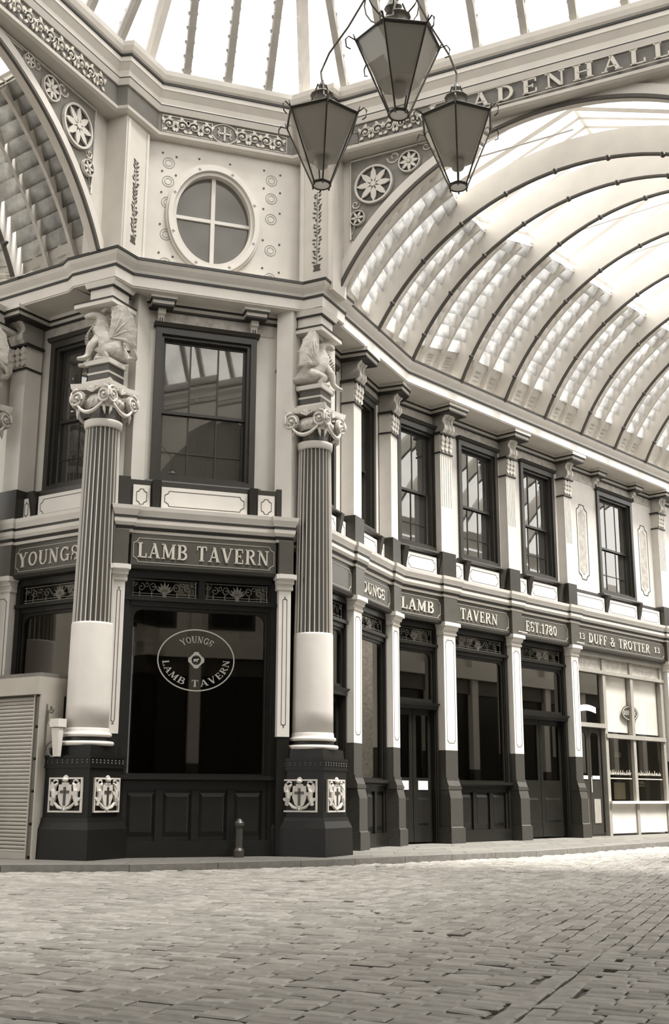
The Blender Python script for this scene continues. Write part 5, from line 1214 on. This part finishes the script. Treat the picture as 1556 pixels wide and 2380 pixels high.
# funnels and roofs of the two avenues behind the viewer
def world_of(u, v): return oct_uv(u, v)
for nm, k in (('east', 1), ('south', 2)):
    a = -k*math.pi/2
    def R2(u, v, a=a): return oct_uv(u*math.cos(a)-v*math.sin(a), u*math.sin(a)+v*math.cos(a))
    # avenue between canted faces k and k+1: runs along the diagonal
    A, B = R2(1.9, 7.6), R2(7.6, 1.9); ctr = (A+B)/2; out = (ctr-CEN).normalized(); side_ = Vector((-out.y, out.x)); W2 = (A-B).length/2+.3 if nm == 'east' else abs((Vector((5.2, 3.6))-ctr).dot(side_)); LN = 16
    for q, sg in (('a', 1), ('b', -1)):
        P0 = ctr+side_*sg*W2; P1 = P0+out*LN; P, Q = (P0, P1) if (P1-P0).x*(CEN-P0).y-(P1-P0).y*(CEN-P0).x < 0 else (P1, P0)
        mid = (P0+P1)/2; e_ = (P1-P0).normalized(); nn = Vector((e_.y, -e_.x)); 
        if nn.dot(ctr+out*8-mid) < 0: P, Q = P1, P0
        else: P, Q = P0, P1
        h = math.degrees(math.atan2((Q-P).x, (Q-P).y)); far_wall('wall_%s_%s' % (nm, q), Frame(P, h), 0, LN, None, 'shop wall of the %s avenue behind the viewer' % nm)
    m = MB(IDT); n = 20
    for i in range(n):
        t0, t1 = math.pi*i/n, math.pi*(i+1)/n; f = lambda t: ctr+side_*math.cos(t)*W2; z = lambda t: 9.3+2.6*math.sin(t)
        m.mi = 1 if n*.42 <= i < n*.58 and nm == 'east' else 0
        p, q = f(t0), f(t1); m.face(m.pt(p.x, p.y, z(t0)), m.pt(q.x, q.y, z(t1)), m.pt(q.x+out.x*LN, q.y+out.y*LN, z(t1)), m.pt(p.x+out.x*LN, p.y+out.y*LN, z(t0)))
    p = ctr+out*LN
    o = obj('ceiling_%s' % nm, m, [BOARD, RG_TILE], norm=False); tag(o, 'roof of the %s avenue behind the viewer' % nm, kind='structure')
    m = MB(IDT); a_, b_ = ctr+side_*(W2+1)+out*(LN+.2), ctr-side_*(W2+1)+out*(LN+.2); m.hexa([(a_.x, a_.y, 0), (b_.x, b_.y, 0), (b_.x+out.x*.3, b_.y+out.y*.3, 0), (a_.x+out.x*.3, a_.y+out.y*.3, 0)], [(a_.x, a_.y, 12.5), (b_.x, b_.y, 12.5), (b_.x+out.x*.3, b_.y+out.y*.3, 12.5), (a_.x+out.x*.3, a_.y+out.y*.3, 12.5)])
    o = obj('wall_%s_end' % nm, m, MARB); tag(o, 'building across the street at the end of the %s avenue' % nm, kind='structure')
    # wall above the arch and frieze height
    m = MB(IDT); 
    for i in range(n):
        t0, t1 = math.pi*i/n, math.pi*(i+1)/n; p, q = f(t0)-out*.0, f(t1); m.hexa([(p.x, p.y, z(t0)), (q.x, q.y, z(t1)), (q.x-out.x*.2, q.y-out.y*.2, z(t1)), (p.x-out.x*.2, p.y-out.y*.2, z(t0))], [(p.x, p.y, 12.3), (q.x, q.y, 12.3), (q.x-out.x*.2, q.y-out.y*.2, 12.3), (p.x-out.x*.2, p.y-out.y*.2, 12.3)])
    o = obj('wall_%s_arch' % nm, m, PALE); tag(o, 'wall above the %s arch behind the viewer' % nm, kind='structure')
# plain return walls closing the corners between the avenues behind the viewer
for nm, P0, P1 in (('wall_south_return', Vector((4.5, 3.3)), Vector((8.6, 4.9))), ('wall_west_return', oct_uv(-8.0, -1.5), oct_uv(-8.0, -1.5)+Vector((-2.6, -2.2)))):
    fr_ = Frame(P1, math.degrees(math.atan2((P0-P1).x, (P0-P1).y))); far_wall(nm, fr_, 0, (P0-P1).length, None, 'return shop wall behind the viewer, %s' % nm.split('_')[1])
A, B = oct_uv(1.6, -8.0), oct_uv(-1.6, -8.0); fr_ = Frame(A, math.degrees(math.atan2((B-A).x, (B-A).y)))
m = MB(wtf(fr_)); m.box(-.3, (B-A).length+.3, -.6, -.2, 9.3, 12.2); m.box(-.3, (B-A).length+.3, -6, -.2, 12.2, 12.4); o = obj('wall_south_upper', m, PALE); tag(o, 'upper canted wall of the crossing high behind the viewer', kind='structure')
m = MB(IDT); q = [(5.0, 3.4), (9.5, 4.5), (8.5, -12), (-7, -14), (-9, 6), (-5, 4.6), (0.5, 1.9)]; m.hexa([(a, b, 12.3) for a, b in q], [(a, b, 12.5) for a, b in q]); o = obj('ceiling_south_deck', m, BOARD); tag(o, 'roof deck over the south avenue behind the viewer', kind='structure')
# ends of the two avenues in view: buildings across the street
for fr, nm, sg, d0, d1 in ((FR2, 'right', 34, -3, 12), (FL1, 'left', -19, -4, 12)):
    m = MB(wtf(fr)); m.box(sg, sg+.4, d0, d1, 0, 11); o = obj('wall_%s_end' % nm, m, MARB); tag(o, 'building across the street at the end of the %s avenue' % nm, kind='structure')
qo = Frame(FL1.P(-14, 8.6, 0)[:2], 123)
m = MB(wtf(FL1)); m.box(-18, -4.5, 8.6, 9.0, 0, 9.4); o = obj('wall_left_opposite', m, [CREAM]); tag(o, 'opposite wall of the left avenue, out of the picture', kind='structure')
m = MB(wtf(FL1)); m.box(-18, -4.9, -.6, -.3, 0, 9.3); o = obj('wall_left_far', m, [CREAM]); tag(o, 'shop wall further down the left avenue, out of the picture', kind='structure')
# back walls of the buildings so no sky shows through
m = MB(wtf(FR2)); m.box(-2, 34, -2.2, -1.9, 0, 9.3); o = obj('wall_back', m, DARKIN); tag(o, 'dark inner wall behind the right avenue rooms', kind='structure')
# far end gable of the right avenue: glazed screen standing across the street
print('done', len(bpy.data.objects))
